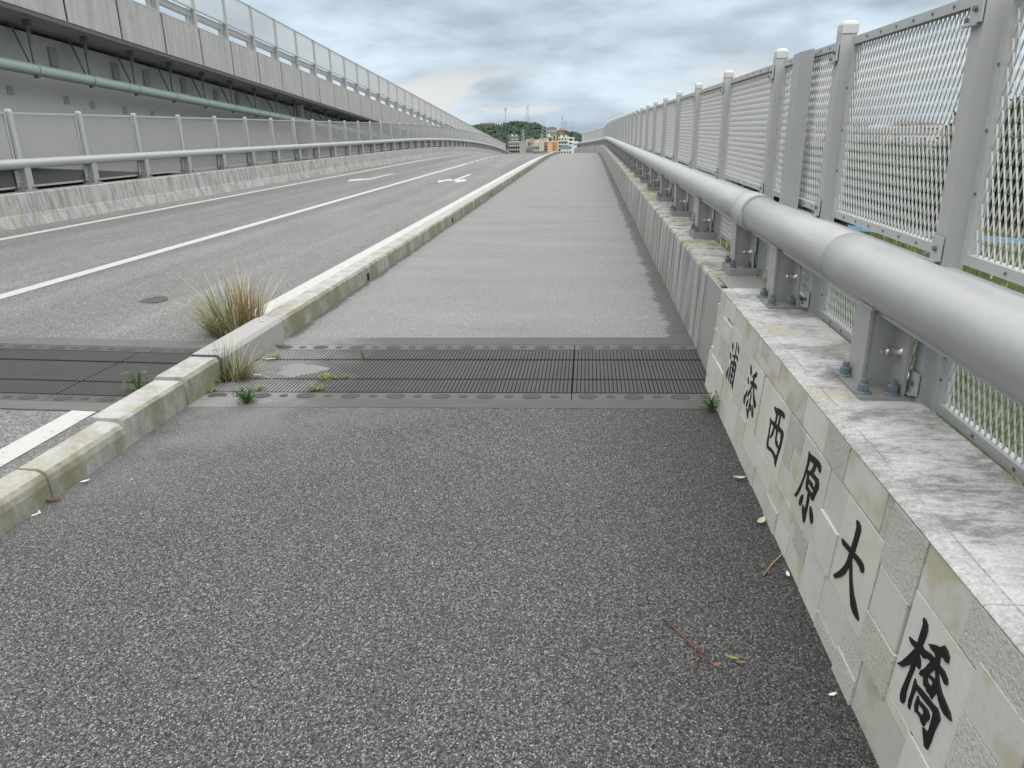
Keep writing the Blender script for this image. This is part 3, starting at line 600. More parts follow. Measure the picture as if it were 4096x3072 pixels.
for (a, c) in ((-1.5, 4.97), (5.32, 84.9)):
    ys = [a]+[q for q in stations(math.ceil(a), c) if a+.2 < q < c-.01]+[c]
    b.sweep([(RX-.035, RZ-RR-.010), (RX+.05, RZ-RR-.010), (RX+.05, RZ-RR+.012), (RX-.035, RZ-RR+.012)], ys, rl(W, Vector(rail.location)))
    b.sweep([(RX+.085, RZ+.074), (RX+.135, RZ+.071), (RX+.135, RZ+.077), (RX+.085, RZ+.081)], ys, rl(W, Vector(rail.location)))
b.build('flange_strip', M['fence'], rail)
pmA = post_meshes(.298, 1, 0.0); pmB = post_meshes(.344, 1, .045); pmA['pad'] = 0; pmB['pad'] = .045
RP = [.95, 2.79, 4.24]+[5.42+1.9*i for i in range(42) if 5.42+1.9*i < 84]
place_posts(rail, RX, 0, RP, lambda y: (pmA, .650, pmA['bolt_b']) if y < 5 else (pmB, .600, pmB['bolt_d']), 40)
# ---------------------------------------------------------------- expanded-metal fences
def exp_mesh(width, height, a=.035, b2=.0395, w=.0050, t=.0024, tilt=-.85):
    b = MB(); nc = max(1, round(width/a)); a = width/nc; nr = max(1, round(height/b2)); b2 = height/nr
    ct, st = math.cos(tilt), math.sin(tilt)
    for r in range(nr):
        for c in range(nc):
            for d in (0, 1):
                up = (r+d) % 2 == 0
                if d == 0: y0, y1 = (c*a, c*a+a/2) if r % 2 == 0 else (c*a+a/2, c*a)
                else: y0, y1 = (c*a+a, c*a+a/2) if r % 2 == 0 else (c*a+a/2, c*a+a)
                z0, z1 = r*b2-.002, (r+1)*b2+.002
                L = math.hypot(y1-y0, z1-z0); dy, dz = (y1-y0)/L, (z1-z0)/L
                ny, nz = dz, -dy                      # in-plane normal of the strand
                if ny < 0: ny, nz = -ny, -nz
                wx, wy, wz = st*w/2, ct*ny*w/2, ct*nz*w/2     # ribbon width, twisted out of the plane
                tx, ty, tz = ct*t/2, -st*ny*t/2, -st*nz*t/2
                vs = []
                for (y, z) in ((y0, z0), (y1, z1)):
                    for (p, q) in ((1, 1), (1, -1), (-1, -1), (-1, 1)):
                        vs.append((p*wx+q*tx, y+p*wy+q*ty, z+p*wz+q*tz))
                b.add(vs, [(0, 1, 5, 4), (1, 2, 6, 5), (2, 3, 7, 6), (3, 0, 4, 7)])
    return b.mesh('expanded_mesh', M['mesh'])
def frame_mesh(width, height, fw=.034, d=.036, gapy=.0, bolts=True):
    b = MB()
    b.box(-d/2, d/2, 0, width, -fw, 0); b.box(-d/2, d/2, 0, width, height, height+fw)
    b.box(-d/2, d/2, -fw, 0, -fw, height+fw); b.box(-d/2, d/2, width, width+fw, -fw, height+fw)
    if bolts:
        for i in range(1, 7):
            for z in (-fw/2, height+fw/2):
                y = width*i/7; b.box(-d/2-.004, -d/2, y-.0045, y+.0045, z-.0045, z+.0045, 1)
        for i in range(1, 4):
            for y in (-fw/2, width+fw/2):
                z = height*i/4; b.box(-d/2-.004, -d/2, y-.0045, y+.0045, z-.0045, z+.0045, 1)
    return b.mesh('panel', [M['fence'], M['bolt']])
CACHE = {}
def panel(root, x, ya, yb, h, height, gap=.075, hoff=0.0, bolts=True):
    o0 = Vector(root.location); p0, p1 = Vector(W(x, ya, h)), Vector(W(x, yb, h)); d = p1-p0; Lr = d.length; width = round(Lr-2*gap-.068, 2)
    key = (width, height, bolts)
    if key not in CACHE: CACHE[key] = (frame_mesh(width, height, bolts=bolts), exp_mesh(width, height))
    fm, em = CACHE[key]; dn = d.normalized()
    f = link('panel', fm, root, p0+dn*(gap+.034)-o0); f.rotation_euler = (math.asin(dn.z), 0, math.atan2(-d.x, d.y))
    link('expanded_mesh', em, f); return f
def fence_post(wx=.064, wy=.075, h0=.56, h1=2.02):
    b = MB()
    b.box(-wx/2, wx/2, -wy/2, -wy/2+.012, h0, h1); b.box(-wx/2, wx/2, wy/2-.012, wy/2, h0, h1); b.box(-.006, .006, -wy/2+.012, wy/2-.012, h0, h1)
    b.box(-wx/2-.006, -wx/2, -wy/2, wy/2, h0, h1)
    return b.mesh('post', M['fence'])
def cap_mesh(wx=.074, wy=.084):
    b = MB()
    pr = [(.5, -.01), (.5, .028), (.45, .038), (.30, .046), (0.05, .05)]
    vs = [(sx_*wx*r, sy*wy*r, z) for r, z in pr for (sx_, sy) in ((-1, -1), (1, -1), (1, 1), (-1, 1))]
    fs = [(i*4+k, i*4+(k+1) % 4, (i+1)*4+(k+1) % 4, (i+1)*4+k) for i in range(len(pr)-1) for k in range(4)]+[(16, 17, 18, 19)]
    b.add(vs, fs); return b.mesh('cap', M['cap'])
def bracket_mesh():
    b = MB(); b.box(-.052, -.046, -.045, .03, -.04, .04); b.box(-.062, -.046, -.02, .055, -.048, -.04); b.tube([(-.05, -.01, .0), (-.062, -.01, .0)], .009, 8, 1); b.box(-.060, -.052, .03, .045, -.036, -.022, 1)
    return b.mesh('bracket', [M['fence'], M['bolt']])
PM, CM, BM = fence_post(), cap_mesh(), bracket_mesh()
fence = empty('mesh_fence', W(1.235, 30, .6)); tag(fence, 'tall expanded-metal mesh fence with grey posts behind the right guard rail', 'mesh fence', 'mesh fences along the bridge edges')
FP = [.72, 2.65, 4.04]+[5.35+1.9*i for i in range(45) if 5.35+1.9*i < 81.5]
def fence_run(root, x, FPs, caps_near, up=(1.195, .76), low=(.678, .33), mirror=1):
    o0 = Vector(root.location)
    for y in FPs:
        p = Vector(W(x, y, 0))-o0; o = link('post', PM, root, p); o.rotation_euler = (0, 0, slope(x, y)[1]); o.scale = (mirror, 1, 1)
        link('cap', CM, o, (0, 0, 2.02))
        if y < caps_near:
            link('bracket', BM, o, (0, 0, 1.20)); link('bracket', BM, o, (0, 0, 1.93)); link('bracket', BM, o, (0, 0, .72))
    for a, c in zip(FPs[:-1], FPs[1:]):
        panel(root, x+.02*mirror, a, c, up[0], up[1], bolts=a < 25); panel(root, x+.02*mirror, a, c, low[0], low[1], bolts=a < 12)
fence_run(fence, 1.225, FP, 22)
b = MB(); o0 = Vector(fence.location)
pts = [(1.196, 4.50), (1.178, 4.69), (1.184, 4.86), (1.190, 4.865), (1.185, 4.69), (1.202, 4.495)]
b.add([(x-o0.x, y-o0.y, z-o0.z) for z in (1.14, 1.99) for x, y in pts], [(i, (i+1) % 6, 6+(i+1) % 6, 6+i) for i in range(6)]+[(5, 4, 1, 0), (4, 3, 2, 1), (6, 7, 10, 11), (7, 8, 9, 10)])
b.build('folded_cover', M['rail'], fence)

# ---------------------------------------------------------------- left barrier, rail and fence
lb = empty('concrete_barrier', W(-9.7, 40, 0)); tag(lb, 'stained concrete barrier with a pale kicker along the far side of the road', 'barrier'); lo = Vector(lb.location)
prof = [(-9.60, -.3), (-9.60, .13), (-9.665, .33), (-9.675, .345), (-9.72, .675), (-9.735, .69), (-10.06, .69), (-10.06, -1.2), (-9.60, -1.2)]
y = 4.0
while y < 112:
    y1 = y+3.74; b = MB(); b.sweep(prof, [y+.008]+frange(y, y1, 3)[1:-1]+[y1-.008], rl(W, lo)); b.build('wall_segment', M['conc_l'], lb)
    b = MB(); b.sweep([(-9.64, .12), (-9.745, .66), (-10.0, .66), (-10.0, -1)], [y1-.02, y1+.02], rl(W, lo)); b.build('joint_filler', M['gap'], lb); y = y1
lr = empty('guard_rail', W(-9.9, 40, 1.1)); tag(lr, 'long silver tube guard rail on dark posts along the far side of the road', 'guard rail', 'tube guard rails of the bridge')
tube_piece(lr, -9.9, 1.16, .086, 3, 112, M['rail'], n=14)
pmL = post_meshes(.41, 1, .02); pmL['pad'] = .02
place_posts(lr, -9.9, 0, [12.62-1.87*4+1.87*i for i in range(56)], lambda y: (pmL, .69, pmL['bolt_d']), 26, mirror=-1)
lf = empty('mesh_fence', W(-10.05, 40, .7)); tag(lf, 'fine grey mesh fence with capped posts along the far side of the road', 'mesh fence', 'mesh fences along the bridge edges')
LP = [12.71-1.87*4+1.87*i for i in range(48)]
fence_run(lf, -10.0, LP, 0, up=(1.215, .77), low=(.78, .30), mirror=-1)

# ---------------------------------------------------------------- elevated road on the left
def onx(x, u, v):
    d = FW+RT*((u-2048)/2960.0)-UP*((v-1536)/2960.0); p = EYE+d*(x/d.x); return p
def ftop(y): return 6.035-.0743*y
FX, FPIT = -10.95, 1.905
fly = empty('elevated_road', (FX, 40, ftop(40))); tag(fly, 'grey elevated road descending beside the left fence with panelled concrete parapet', 'elevated road'); fo = Vector(fly.location)
def fl(x, y, h): return (x-fo.x, y-fo.y, ftop(y)+h-fo.z)
joints = [20.02+FPIT*i for i in range(-12, 42)]
for a, c in zip(joints[:-1], joints[1:]):
    b = MB(); b.sweep([(FX, -.955), (FX, -.005), (FX-.015, 0), (FX-.26, 0), (FX-.26, -.955)], [a+.04, c-.04], fl); b.build('parapet_panel', M['conc_f'], fly, bevel=.01)
b = MB(); b.sweep([(FX-.03, -.90), (FX-.03, -.02), (FX-.25, -.02), (FX-.25, -.90)], [joints[0], joints[-1]], fl); b.build('parapet_core', M['gap'], fly)
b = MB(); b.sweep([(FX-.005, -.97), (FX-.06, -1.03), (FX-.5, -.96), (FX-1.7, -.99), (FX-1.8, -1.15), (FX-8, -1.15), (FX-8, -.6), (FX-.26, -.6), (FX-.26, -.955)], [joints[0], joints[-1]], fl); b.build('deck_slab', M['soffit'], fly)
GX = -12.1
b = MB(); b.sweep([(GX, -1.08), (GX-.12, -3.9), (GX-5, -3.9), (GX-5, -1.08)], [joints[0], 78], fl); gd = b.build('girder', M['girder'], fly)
for (u, v) in ((222, 228), (470, 285), (592, 312), (700+40, 340), (870, 385), (955, 392)):
    p = onx(GX+.06, u, v); b = MB(); b.box(-.05, .05, -.13, .13, -.2, .2); b.build('drain_box', M['pocket'], gd, loc=Vector((GX-.02, p.y, p.z))-fo)
for (u, v) in ((40, 361), (266, 400), (370, 420), (500, 440), (611, 457)):
    p = onx(GX-.05, u, v); b = MB(); b.box(-.03, .03, -.09, .09, -.09, .09); b.build('anchor_pocket', M['pocket'], gd, loc=Vector((GX-.07, p.y, p.z))-fo)
b = MB(); b.sweep([(GX-3.2, -3.8), (GX-3.2, -12), (GX-4.5, -12), (GX-4.5, -3.8)], [joints[0], 78], fl); b.build('shade_backing', M['bracket'], fly)  # added dark backing, stands in for the shade under the deck
pp = onx(-11.9, 1200, 455)
b = MB(); b.tube([(-11.9, pp.y, -6), (-11.9, pp.y, ftop(pp.y)-1.0)], .17, 20); b.build('pier', M['girder'], fly, loc=-fo, smooth=True)
# railing, posts and mesh panels of the elevated road
ff = empty('mesh_fence', (FX-.08, 40, ftop(40))); tag(ff, 'pale translucent mesh fence on the parapet of the elevated road', 'mesh fence', 'mesh fences along the bridge edges'); fo2 = Vector(ff.location)
def fl2(x, y, h): return (x-fo2.x, y-fo2.y, ftop(y)+h-fo2.z)
bm_ = MB(); bm_.box(-.04, .04, -.035, .035, 0, 1.40); FPM = bm_.mesh('post', M['fence'])
bm_ = MB(); bm_.box(-.05, .05, -.10, .0, 0, .5); bm_.box(-.05, .05, -.26, -.22, 0, .5); FP2 = bm_.mesh('stanchion', M['fence'])
for y in joints:
    p = Vector(fl2(FX-.08, y, 0)); link('post', FPM, ff, p); link('stanchion', FP2, ff, p+Vector((-.10, 0, 0)))
for nm, x, h, hh in (('mid_rail', FX-.05, .48, .035), ('top_rail', FX-.06, 1.37, .025), ('base_rail', FX-.01, .012, .03)):
    b = MB(); b.sweep([(x, h), (x-.05, h), (x-.05, h+hh), (x, h+hh)], [joints[0], joints[-1]], fl2); b.build(nm, M['mesh'], ff)
b = MB(); b.sweep([(FX-.14, .30), (FX-.30, .30), (FX-.30, .45), (FX-.14, .45)], [joints[0], joints[-1]], fl2); b.build('guard_beam', M['fence'], ff)
em = exp_mesh(1.80, .84, .06, .065, .0105, .003)
for a in joints[:-1]:
    p = Vector(fl2(FX-.08, a+.05, .525)); o = link('expanded_mesh', em, ff, p); o.rotation_euler = (math.atan(-.0743), 0, 0)
# drain pipe slung under it
def pz(y): return 2.99-.0588*(y-14.85)
pe = empty('drain_pipe', (-11.6, 25, pz(25))); tag(pe, 'pale green pipe slung beneath the elevated road', 'pipe'); po = Vector(pe.location)
b = MB(); b.tube([Vector((-11.6, y, pz(y)))-po for y in (-2, 10, 20, 30, 40, 52)], .118, 18); b.build('pipe_run', M['pipe'], pe, smooth=True)
y = 15.82-1.8*9
while y < 46:
    b = MB(); b.tube([Vector((-11.6, y-.03, pz(y)))-po, Vector((-11.6, y+.03, pz(y)))-po], .128, 18); b.build('clamp', M['pipe'], pe, smooth=True)
    zt = ftop(y)-.97
    b = MB(); b.box(-11.62-po.x, -11.58-po.x, y-.04-po.y, y+.04-po.y, pz(y)+.09-po.z, zt-po.z)
    b.tube([Vector((-12.05, y, zt-.02))-po, Vector((-11.95, y, zt-.12))-po, Vector((-11.66, y, pz(y)-.02))-po], .022, 6)
    b.box(-11.67-po.x, -11.53-po.x, y-.05-po.y, y+.05-po.y, zt-.10-po.z, zt-po.z); b.box(-11.65-po.x, -11.55-po.x, y-.05-po.y, y+.05-po.y, pz(y)-.16-po.z, pz(y)-.09-po.z)
    b.build('hanger', M['bracket'], pe); y += 1.8
for y in (19.0, 27.5):
    b = MB(); b.tube([Vector((-11.6, y-.05, pz(y)))-po, Vector((-11.6, y+.05, pz(y)))-po], .123, 18); b.build('coupling', M['pipe'], pe, smooth=True)

# ---------------------------------------------------------------- grass, weeds, litter
def leafmat(name, lo, hi, rough=.6):
    q = NT(name); r = q.n('ShaderNodeObjectInfo'); n = q.noise(14, 3, .6); g = q.n('ShaderNodeNewGeometry')
    q.col(q.mix(q.math('ADD', q.math('MULTIPLY', n, .5), q.math('MULTIPLY', g.outputs['Random Per Island'], .5)), lo, hi)); q.b.inputs['Subsurface Weight'].default_value = 0; return q.done(rough, 0, .3)
M['gr'] = leafmat('grass_blade', (.07, .085, .028), (.30, .30, .14))
M['gr_dry'] = leafmat('dry_blade', (.20, .105, .055), (.42, .30, .15))
M['gr_pale'] = leafmat('pale_blade', (.38, .36, .22), (.60, .57, .40))
M['gr_fresh'] = leafmat('fresh_leaf', (.035, .075, .025), (.085, .15, .05))
M['moss'] = leafmat('moss_green', (.10, .11, .03), (.26, .26, .09))
M['leaf_br'] = leafmat('dead_leaf_brown', (.10, .045, .025), (.25, .13, .07))
M['leaf_yl'] = leafmat('dead_leaf_pale', (.36, .33, .22), (.52, .48, .36))
M['white_bit'] = simple('pale_chip', (.62, .62, .58), .7)
M['twig'] = leafmat('red_twig', (.085, .038, .038), (.15, .065, .06))
def blade(b, base, dirv, length, width, droop, n=6):
    p = Vector(base); d = Vector(dirv).normalized(); sidev = d.cross(Vector((0, 0, 1)))
    if sidev.length < .01: sidev = Vector((1, 0, 0))
    sidev.normalize(); vs = []; fs = []
    for i in range(n+1):
        t = i/n; w = width*(1-t**1.6)*.5+.0002
        vs += [tuple(p-sidev*w), tuple(p+Vector((0, 0, w*.35))), tuple(p+sidev*w)]
        d = (d+Vector((0, 0, -droop/n))).normalized(); p = p+d*(length/n)
    for i in range(n):
        o = i*3; fs += [(o, o+1, o+4, o+3), (o+1, o+2, o+5, o+4)]
    b.add(vs, fs)
def tuft(label, at, sets, group=None):
    t = empty('grass_tuft', at); tag(t, label, 'grass tuft', group or 'weeds growing at the joint')
    for nm, mat, n, rad, ln, lean, wid, droop, off in sets:
        b = MB()
        for _ in range(n):
            a = random.uniform(0, 2*math.pi); r = rad*math.sqrt(random.random()); bx, by = off[0]+r*math.cos(a), off[1]+r*math.sin(a)*1.0
            a2 = a+random.uniform(-.9, .9); le = random.uniform(.05, lean)
            blade(b, (bx, by, -.01), (math.cos(a2)*le+off[2], math.sin(a2)*le, 1), random.uniform(ln*.45, ln), random.uniform(wid*.6, wid), random.uniform(.2, droop))
        b.build(nm, mat, t)
    return t
random.seed(11)
tuft('large dry and green grass tuft growing beside the kerb on the road joint', (-2.93, 5.88, roadh(-2.98)), [
    ('blades', M['gr'], 270, .15, .60, .8, .011, 1.1, (-.10, 0, -.12)), ('dry_blades', M['gr_dry'], 120, .10, .56, .35, .012, .5, (.06, .02, .03)),
    ('pale_blades', M['gr_pale'], 110, .15, .74, .85, .007, 1.4, (.02, 0, .15)), ('tall_stems', M['gr'], 12, .10, .85, .6, .005, .25, (.08, 0, .2))])
tuft('green grass tuft rising from the gap in the kerb above brown leaves', (-2.40, 4.64, .0), [
    ('blades', M['gr'], 150, .10, .34, .8, .008, 1.2, (0, 0, .1)), ('pale_blades', M['gr_pale'], 44, .10, .36, .8, .006, 1.3, (.02, 0, .2)),
    ('fresh_blades', M['gr_fresh'], 26, .03, .30, .3, .014, .4, (-.05, -.06, 0))])
def weed(label, at, n, size, mat, name='weed_plant', flat_=.5):
    t = empty(name, at); tag(t, label, 'weed', 'weeds growing at the joint'); b = MB(); st = MB()
    for i in range(n):
        a = random.uniform(0, 6.283); r = size*random.uniform(.1, .55); h = size*random.uniform(.1, 1)*(1-flat_*.3)
        c = Vector((r*math.cos(a), r*math.sin(a), h)); L_ = size*random.uniform(.16, .30); w = L_*.5
        e1 = Vector((math.cos(a+random.uniform(-1, 1)), math.sin(a+random.uniform(-1, 1)), random.uniform(-.2, .6))).normalized(); e2 = e1.cross(Vector((0, 0, 1))).normalized()
        b.add([tuple(c), tuple(c+e1*L_*.45+e2*w*.5+Vector((0, 0, .004))), tuple(c+e1*L_), tuple(c+e1*L_*.45-e2*w*.5+Vector((0, 0, .004)))], [(0, 1, 2, 3)])
        st.tube([(0, 0, 0), tuple(c*.5+Vector((0, 0, h*.2))), tuple(c)], [.0025*size/.1, .002*size/.1, .001], 4)
    b.build('leaves', mat, t); st.build('stems', mat, t)
weed('bushy dark green seedling on the near edge of the footpath joint', (-2.10, 4.16, .003), 70, .12, M['gr_fresh'])
weed('leafy green weed at the foot of the stone wall end', (.755, 4.22, .0), 44, .12, M['gr_fresh'])
weed('spindly green weed on the dark road joint by the kerb', (-2.98, 4.42, roadh(-2.98)), 20, .20, M['gr_fresh'])
weed('small two-leaved green sprout in the far rib gap of the footpath joint', (-1.64, 5.14, .0), 9, .07, M['gr_fresh'])
for lab, x, y, n, s in (('wide yellow-green moss clump in the near rib gap of the joint', -1.76, 4.65, 60, .10), ('yellow-green moss clump along the nearest rib edge of the joint', -1.75, 4.43, 44, .085),
        ('low moss clump beside the pale leaf near the kerb', -2.32, 5.12, 40, .08), ('dull moss clump among the grit near the dark seedling', -2.13, 4.41, 40, .07), ('small moss clump right of the wide moss clump', -1.64, 4.70, 26, .06),
        ('thin moss clump where the kerb meets the far flange', -2.41, 5.45, 30, .07), ('moss clump at the kerb foot near the brown leaves', -2.44, 4.35, 40, .07)):
    weed(lab, (x, y, .0), n, s, M['moss'], 'moss_clump', 2.4)
gs = MB()                                    # moss and weeds in the slot behind the wall
for i in range(420):
    y = 4.9+random.random()**1.6*16; x = 1.205+random.uniform(-.03, .03)
    blade(gs, (x, y, .57), (random.uniform(-.6, .4), random.uniform(-.5, .5), 1), random.uniform(.03, .10), .008, 1.0, 3)
o = gs.build('weed_strip', M['gr_fresh']); o['label'] = 'thin strip of green weeds between wall and fence'; stuff(o)
def leaf(label, at, L_, w, mat, rz, curl=.3, cat='dead leaf', name='dead_leaf', group='litter on the footpath'):
    b = MB(); n = 6; vs = []
    for i in range(n+1):
        t = i/n; ww = w*math.sin(math.pi*min(1, .08+t*.92))**.8*.5; z = .006+curl*L_*(t-.5)**2+.004
        vs += [(L_*(t-.5), -ww, z+ww*.35), (L_*(t-.5), 0, z), (L_*(t-.5), ww, z+ww*.35)]
    fs = []
    for i in range(n): o_ = i*3; fs += [(o_, o_+1, o_+4, o_+3), (o_+1, o_+2, o_+5, o_+4)]
    b.add(vs, fs); o = b.build(name, mat, smooth=True, loc=at); o.rotation_euler = (random.uniform(-.15, .15), random.uniform(-.15, .15), rz); tag(o, label, cat, group)
leaf('pale yellow dead leaf on the joint beside the kerb', (-2.32, 5.05, .004), .10, .035, M['leaf_yl'], .3)
leaf('curled brown dead leaf under the grass in the kerb gap', (-2.42, 4.57, .004), .11, .05, M['leaf_br'], .8, 1.2)
leaf('second brown dead leaf right of the kerb gap grass', (-2.33, 4.62, .004), .10, .045, M['leaf_br'], -.4, 1.0)
leaf('brown dead leaf lying against the kerb foot by the gap', (-2.47, 4.50, .004), .09, .04, M['leaf_br'], 2.0, 1.0)
leaf('pale dead leaf at the right foot of the kerb gap grass', (-2.25, 4.66, .01), .07, .03, M['leaf_yl'], .6)
leaf('orange-brown leaf at the foot of the cracked kerb', (-2.43, 2.84, .004), .075, .03, M['leaf_br'], .7, .6)
leaf('olive dead leaf right of the red twig', (.478, 1.985, .003), .045, .014, M['moss'], -.2)
leaf('reddish dead leaf beside the olive leaf', (.507, 1.966, .003), .035, .012, M['leaf_br'], -.1)
leaf('brown leaf scrap below the red twig', (.432, 1.950, .003), .028, .014, M['leaf_br'], .4)
for lab, x, y, L_ in (('pale dry leaf lying beside the character 西', .742, 3.28, .07), ('curled pale leaf at the wall foot below the fourth character', .758, 2.87, .07), ('white leaf scrap at the wall foot near the fifth character', .768, 2.475, .035), ('white torn scrap at the wall foot below the last character', .745, 1.845, .03)):
    leaf(lab.replace('character 西', 'third character'), (x, y, .003), L_, L_*.4, M['leaf_yl'] if 'leaf lying' in lab or 'curled' in lab else M['white_bit'], random.uniform(0, 3), .5)
b = MB(); b.tube([(0, 0, .004), (.02, .03, .005), (.0, .045, .004)], [.0045, .004, .0045], 8); tag(b.build('cigarette_end', M['white_bit'], loc=(-2.44, 2.70, .0)), 'white cigarette end at the foot of the nearest kerb block', 'litter', 'litter on the footpath')
leaf('white scrap at the kerb foot beyond the nearest crack', (-2.405, 3.03, .003), .045, .02, M['white_bit'], .6)
b = MB(); b.tube([(.288, 2.179, .006), (.33, 2.10, .009), (.372, 2.03, .006), (.368, 1.98, .007), (.365, 1.938, .005)], [.003, .0028, .0035, .0024, .0016], 6)
b.tube([(.36, 2.045, .006), (.40, 2.0, .007), (.415, 1.955, .006)], [.002, .0018, .0012], 5); b.tube([(.372, 2.03, .006), (.385, 2.02, .008), (.41, 2.03, .006)], [.002, .0018, .0012], 5)
tag(b.build('red_twig', M['twig']), 'thin forked red twig lying on the coarse asphalt', 'twig', 'litter on the footpath')
b = MB(); b.tube([(.68, 2.47, .004), (.73, 2.55, .006), (.783, 2.615, .012)], [.002, .003, .003], 6); tag(b.build('dry_stick', M['gr_dry']), 'dry stick leaning at the foot of the stone wall', 'stick', 'litter on the footpath')
ch = MB(); rnd = random.Random(4)                 # pale grit on the coarse asphalt
for i in range(260):
    x, y = rnd.uniform(-2.4, .75), rnd.uniform(1.0, 4.1); s = rnd.uniform(.0015, .0042)*(1.6 if rnd.random() < .06 else 1)
    vs = [(x+rnd.uniform(-s, s), y+rnd.uniform(-s, s), rnd.uniform(0, s*1.2)+.001) for _ in range(4)]+[(x, y, .001+s*1.4)]
    ch.add(vs, [(0, 1, 4), (1, 2, 4), (2, 3, 4), (3, 0, 4)])
o = ch.build('grit', M['white_bit']); o['label'] = 'scattered pale grit chips on the coarse asphalt'; stuff(o)

# ---------------------------------------------------------------- trees
M['bark'] = simple('bark', (.09, .075, .06), .9, 0, .3, 8)
M['leafA'] = leafmat('foliage_dark', (.012, .026, .012), (.042, .070, .030))
M['leafB'] = leafmat('foliage_mid', (.02, .05, .015), (.07, .12, .035))
M['leafH'] = leafmat('foliage_hill', (.018, .042, .030), (.045, .078, .050), .8)
def crown_mesh(seed, R, Hh, z0, nclump, nleaf, leafs, mat, name='crown'):
    r = random.Random(seed); b = MB()
    for _ in range(nclump):
        while True:
            p = Vector((r.uniform(-1, 1), r.uniform(-1, 1), r.uniform(-1, 1)))
            if .35 < p.length < 1: break
        c = Vector((p.x*R, p.y*R, z0+Hh*.5+p.z*Hh*.5)); cr = r.uniform(.18, .34)*R
        for _ in range(nleaf):
            d = Vector((r.gauss(0, 1), r.gauss(0, 1), r.gauss(0, .8))).normalized()*cr*r.uniform(.5, 1); q = c+d
            a = Vector((r.gauss(0, 1), r.gauss(0, 1), r.gauss(0, 1))).normalized(); e = a.cross(d).normalized() if a.cross(d).length > .01 else Vector((1, 0, 0))
            a = (a*.6+d.normalized()*.4).normalized(); s = leafs*r.uniform(.6, 1.3)
            b.add([tuple(q-a*s), tuple(q+e*s*.5), tuple(q+a*s), tuple(q-e*s*.5)], [(0, 1, 2, 3)])
    return b.mesh(name, mat)
def trunk_mesh(seed, h, r0):
    r = random.Random(seed); b = MB(); top = Vector((r.uniform(-.2, .2), r.uniform(-.2, .2), h*.75))
    b.tube([(0, 0, -1.2), (0, 0, h*.25), tuple(top*.7), tuple(top)], [r0*1.3, r0, r0*.7, r0*.3], 8)
    for i in range(6):
        a = r.uniform(0, 6.28); z = h*r.uniform(.3, .6); b.tube([(0, 0, z), (math.cos(a)*h*.14, math.sin(a)*h*.14, z+h*.13), (math.cos(a)*h*.28, math.sin(a)*h*.28, z+h*.22)], [r0*.5, r0*.35, r0*.12], 6)
    return b.mesh('trunk', M['bark'])
TV = [(trunk_mesh(i, 6, .16), crown_mesh(10+i, 2.6+.3*i, 4.6, 1.6, 46, 46, .20, M['leafA'] if i % 2 == 0 else M['leafB'])) for i in range(4)]
def tree(label, p, s, k, rz, group):
    t = empty('broadleaf_tree', p, rz); t.scale = (s, s, s*random.uniform(.9, 1.1)); tag(t, label, 'tree', group); link('trunk', TV[k][0], t); link('crown', TV[k][1], t); return t
random.seed(5)
GT = 'dark trees beyond the mesh fence'; GF = 'far trees along the ridge beyond the fence'
spots = []
for i in range(26):
    u = 3900+i*24+random.uniform(-20, 20); D = random.uniform(56, 80); p = far(u, 700, D); spots.append((p.x, p.y, D))
for i, (x, y, D) in enumerate(spots):
    tree('dark bushy tree behind the blue fence seen through the mesh', (x, y, terrain(x, y)), random.uniform(.72, 1.0), i % 4, random.uniform(0, 6), GT)
for i in range(20):
    u = 3930+i*42; D = random.uniform(130, 170); p = far(u, 600, D)
    tree('tall dark tree on the ridge above the nearer trees', (p.x, p.y, terrain(p.x, p.y)), random.uniform(1.7, 2.2), i % 4, random.uniform(0, 6), GF)
for i in range(95):
    u = 3080+random.random()*860; D = 52+random.random()**1.3*95; p = far(u, 600, D)
    tree('low dark scrub tree on the waste ground behind the blue fence', (p.x, p.y, terrain(p.x, p.y)), random.uniform(.5, .8), i % 4, random.uniform(0, 6), 'scrub trees on the waste ground')
for i in range(14):
    u = 2560+i*58; D = random.uniform(160, 320); p = far(u, 600, D)
    tree('dark tree among the houses seen through the mesh far along', (p.x, p.y, terrain(p.x, p.y)), random.uniform(1.0, 1.5), i % 4, random.uniform(0, 6), 'trees among the far houses')
# grassy strip, low blue fence
gv = MB(); rnd = random.Random(8)
for i in range(9000):
    x = 2.2+rnd.random()**1.5*34; y = rnd.uniform(-3, 60); h = rnd.uniform(.12, .4); a = rnd.uniform(0, 6.28); z = terrain(x, y)
    gv.add([(x-.05*math.cos(a), y-.05*math.sin(a), z-.05), (x+.05*math.cos(a), y+.05*math.sin(a), z-.05), (x+rnd.uniform(-.2, .2), y+rnd.uniform(-.2, .2), z+h)], [(0, 1, 2)])
o = gv.build('meadow_grass', M['gr']); o['label'] = 'rough green grass growing on the low ground beside the bridge'; stuff(o)
M['blue'] = simple('blue_sheet', (.20, .40, .62), .6, 0, .1)
p0, p1 = far(3400, 858, 47), far(4500, 858, 44)
bf = empty('site_fence', ((p0.x+p1.x)/2, (p0.y+p1.y)/2, -4.6)); tag(bf, 'low light blue rail fence in front of the dark trees', 'fence'); bo = Vector(bf.location)
d = (p1-p0); n = 18
b = MB()
for i in range(n):
    a, c = p0+d*(i/n), p0+d*((i+.97)/n); w = Vector((d.y, -d.x, 0)).normalized()*.03
    vs = [tuple(Vector((q.x+s*w.x, q.y+s*w.y, z))-bo) for z in (-4.12, -3.86) for q, s in ((a, 1), (c, 1), (c, -1), (a, -1))]
    b.add(vs, [(0, 1, 5, 4), (1, 2, 6, 5), (2, 3, 7, 6), (3, 0, 4, 7), (4, 5, 6, 7)])
b.build('sheet', M['blue'], bf)
b = MB()
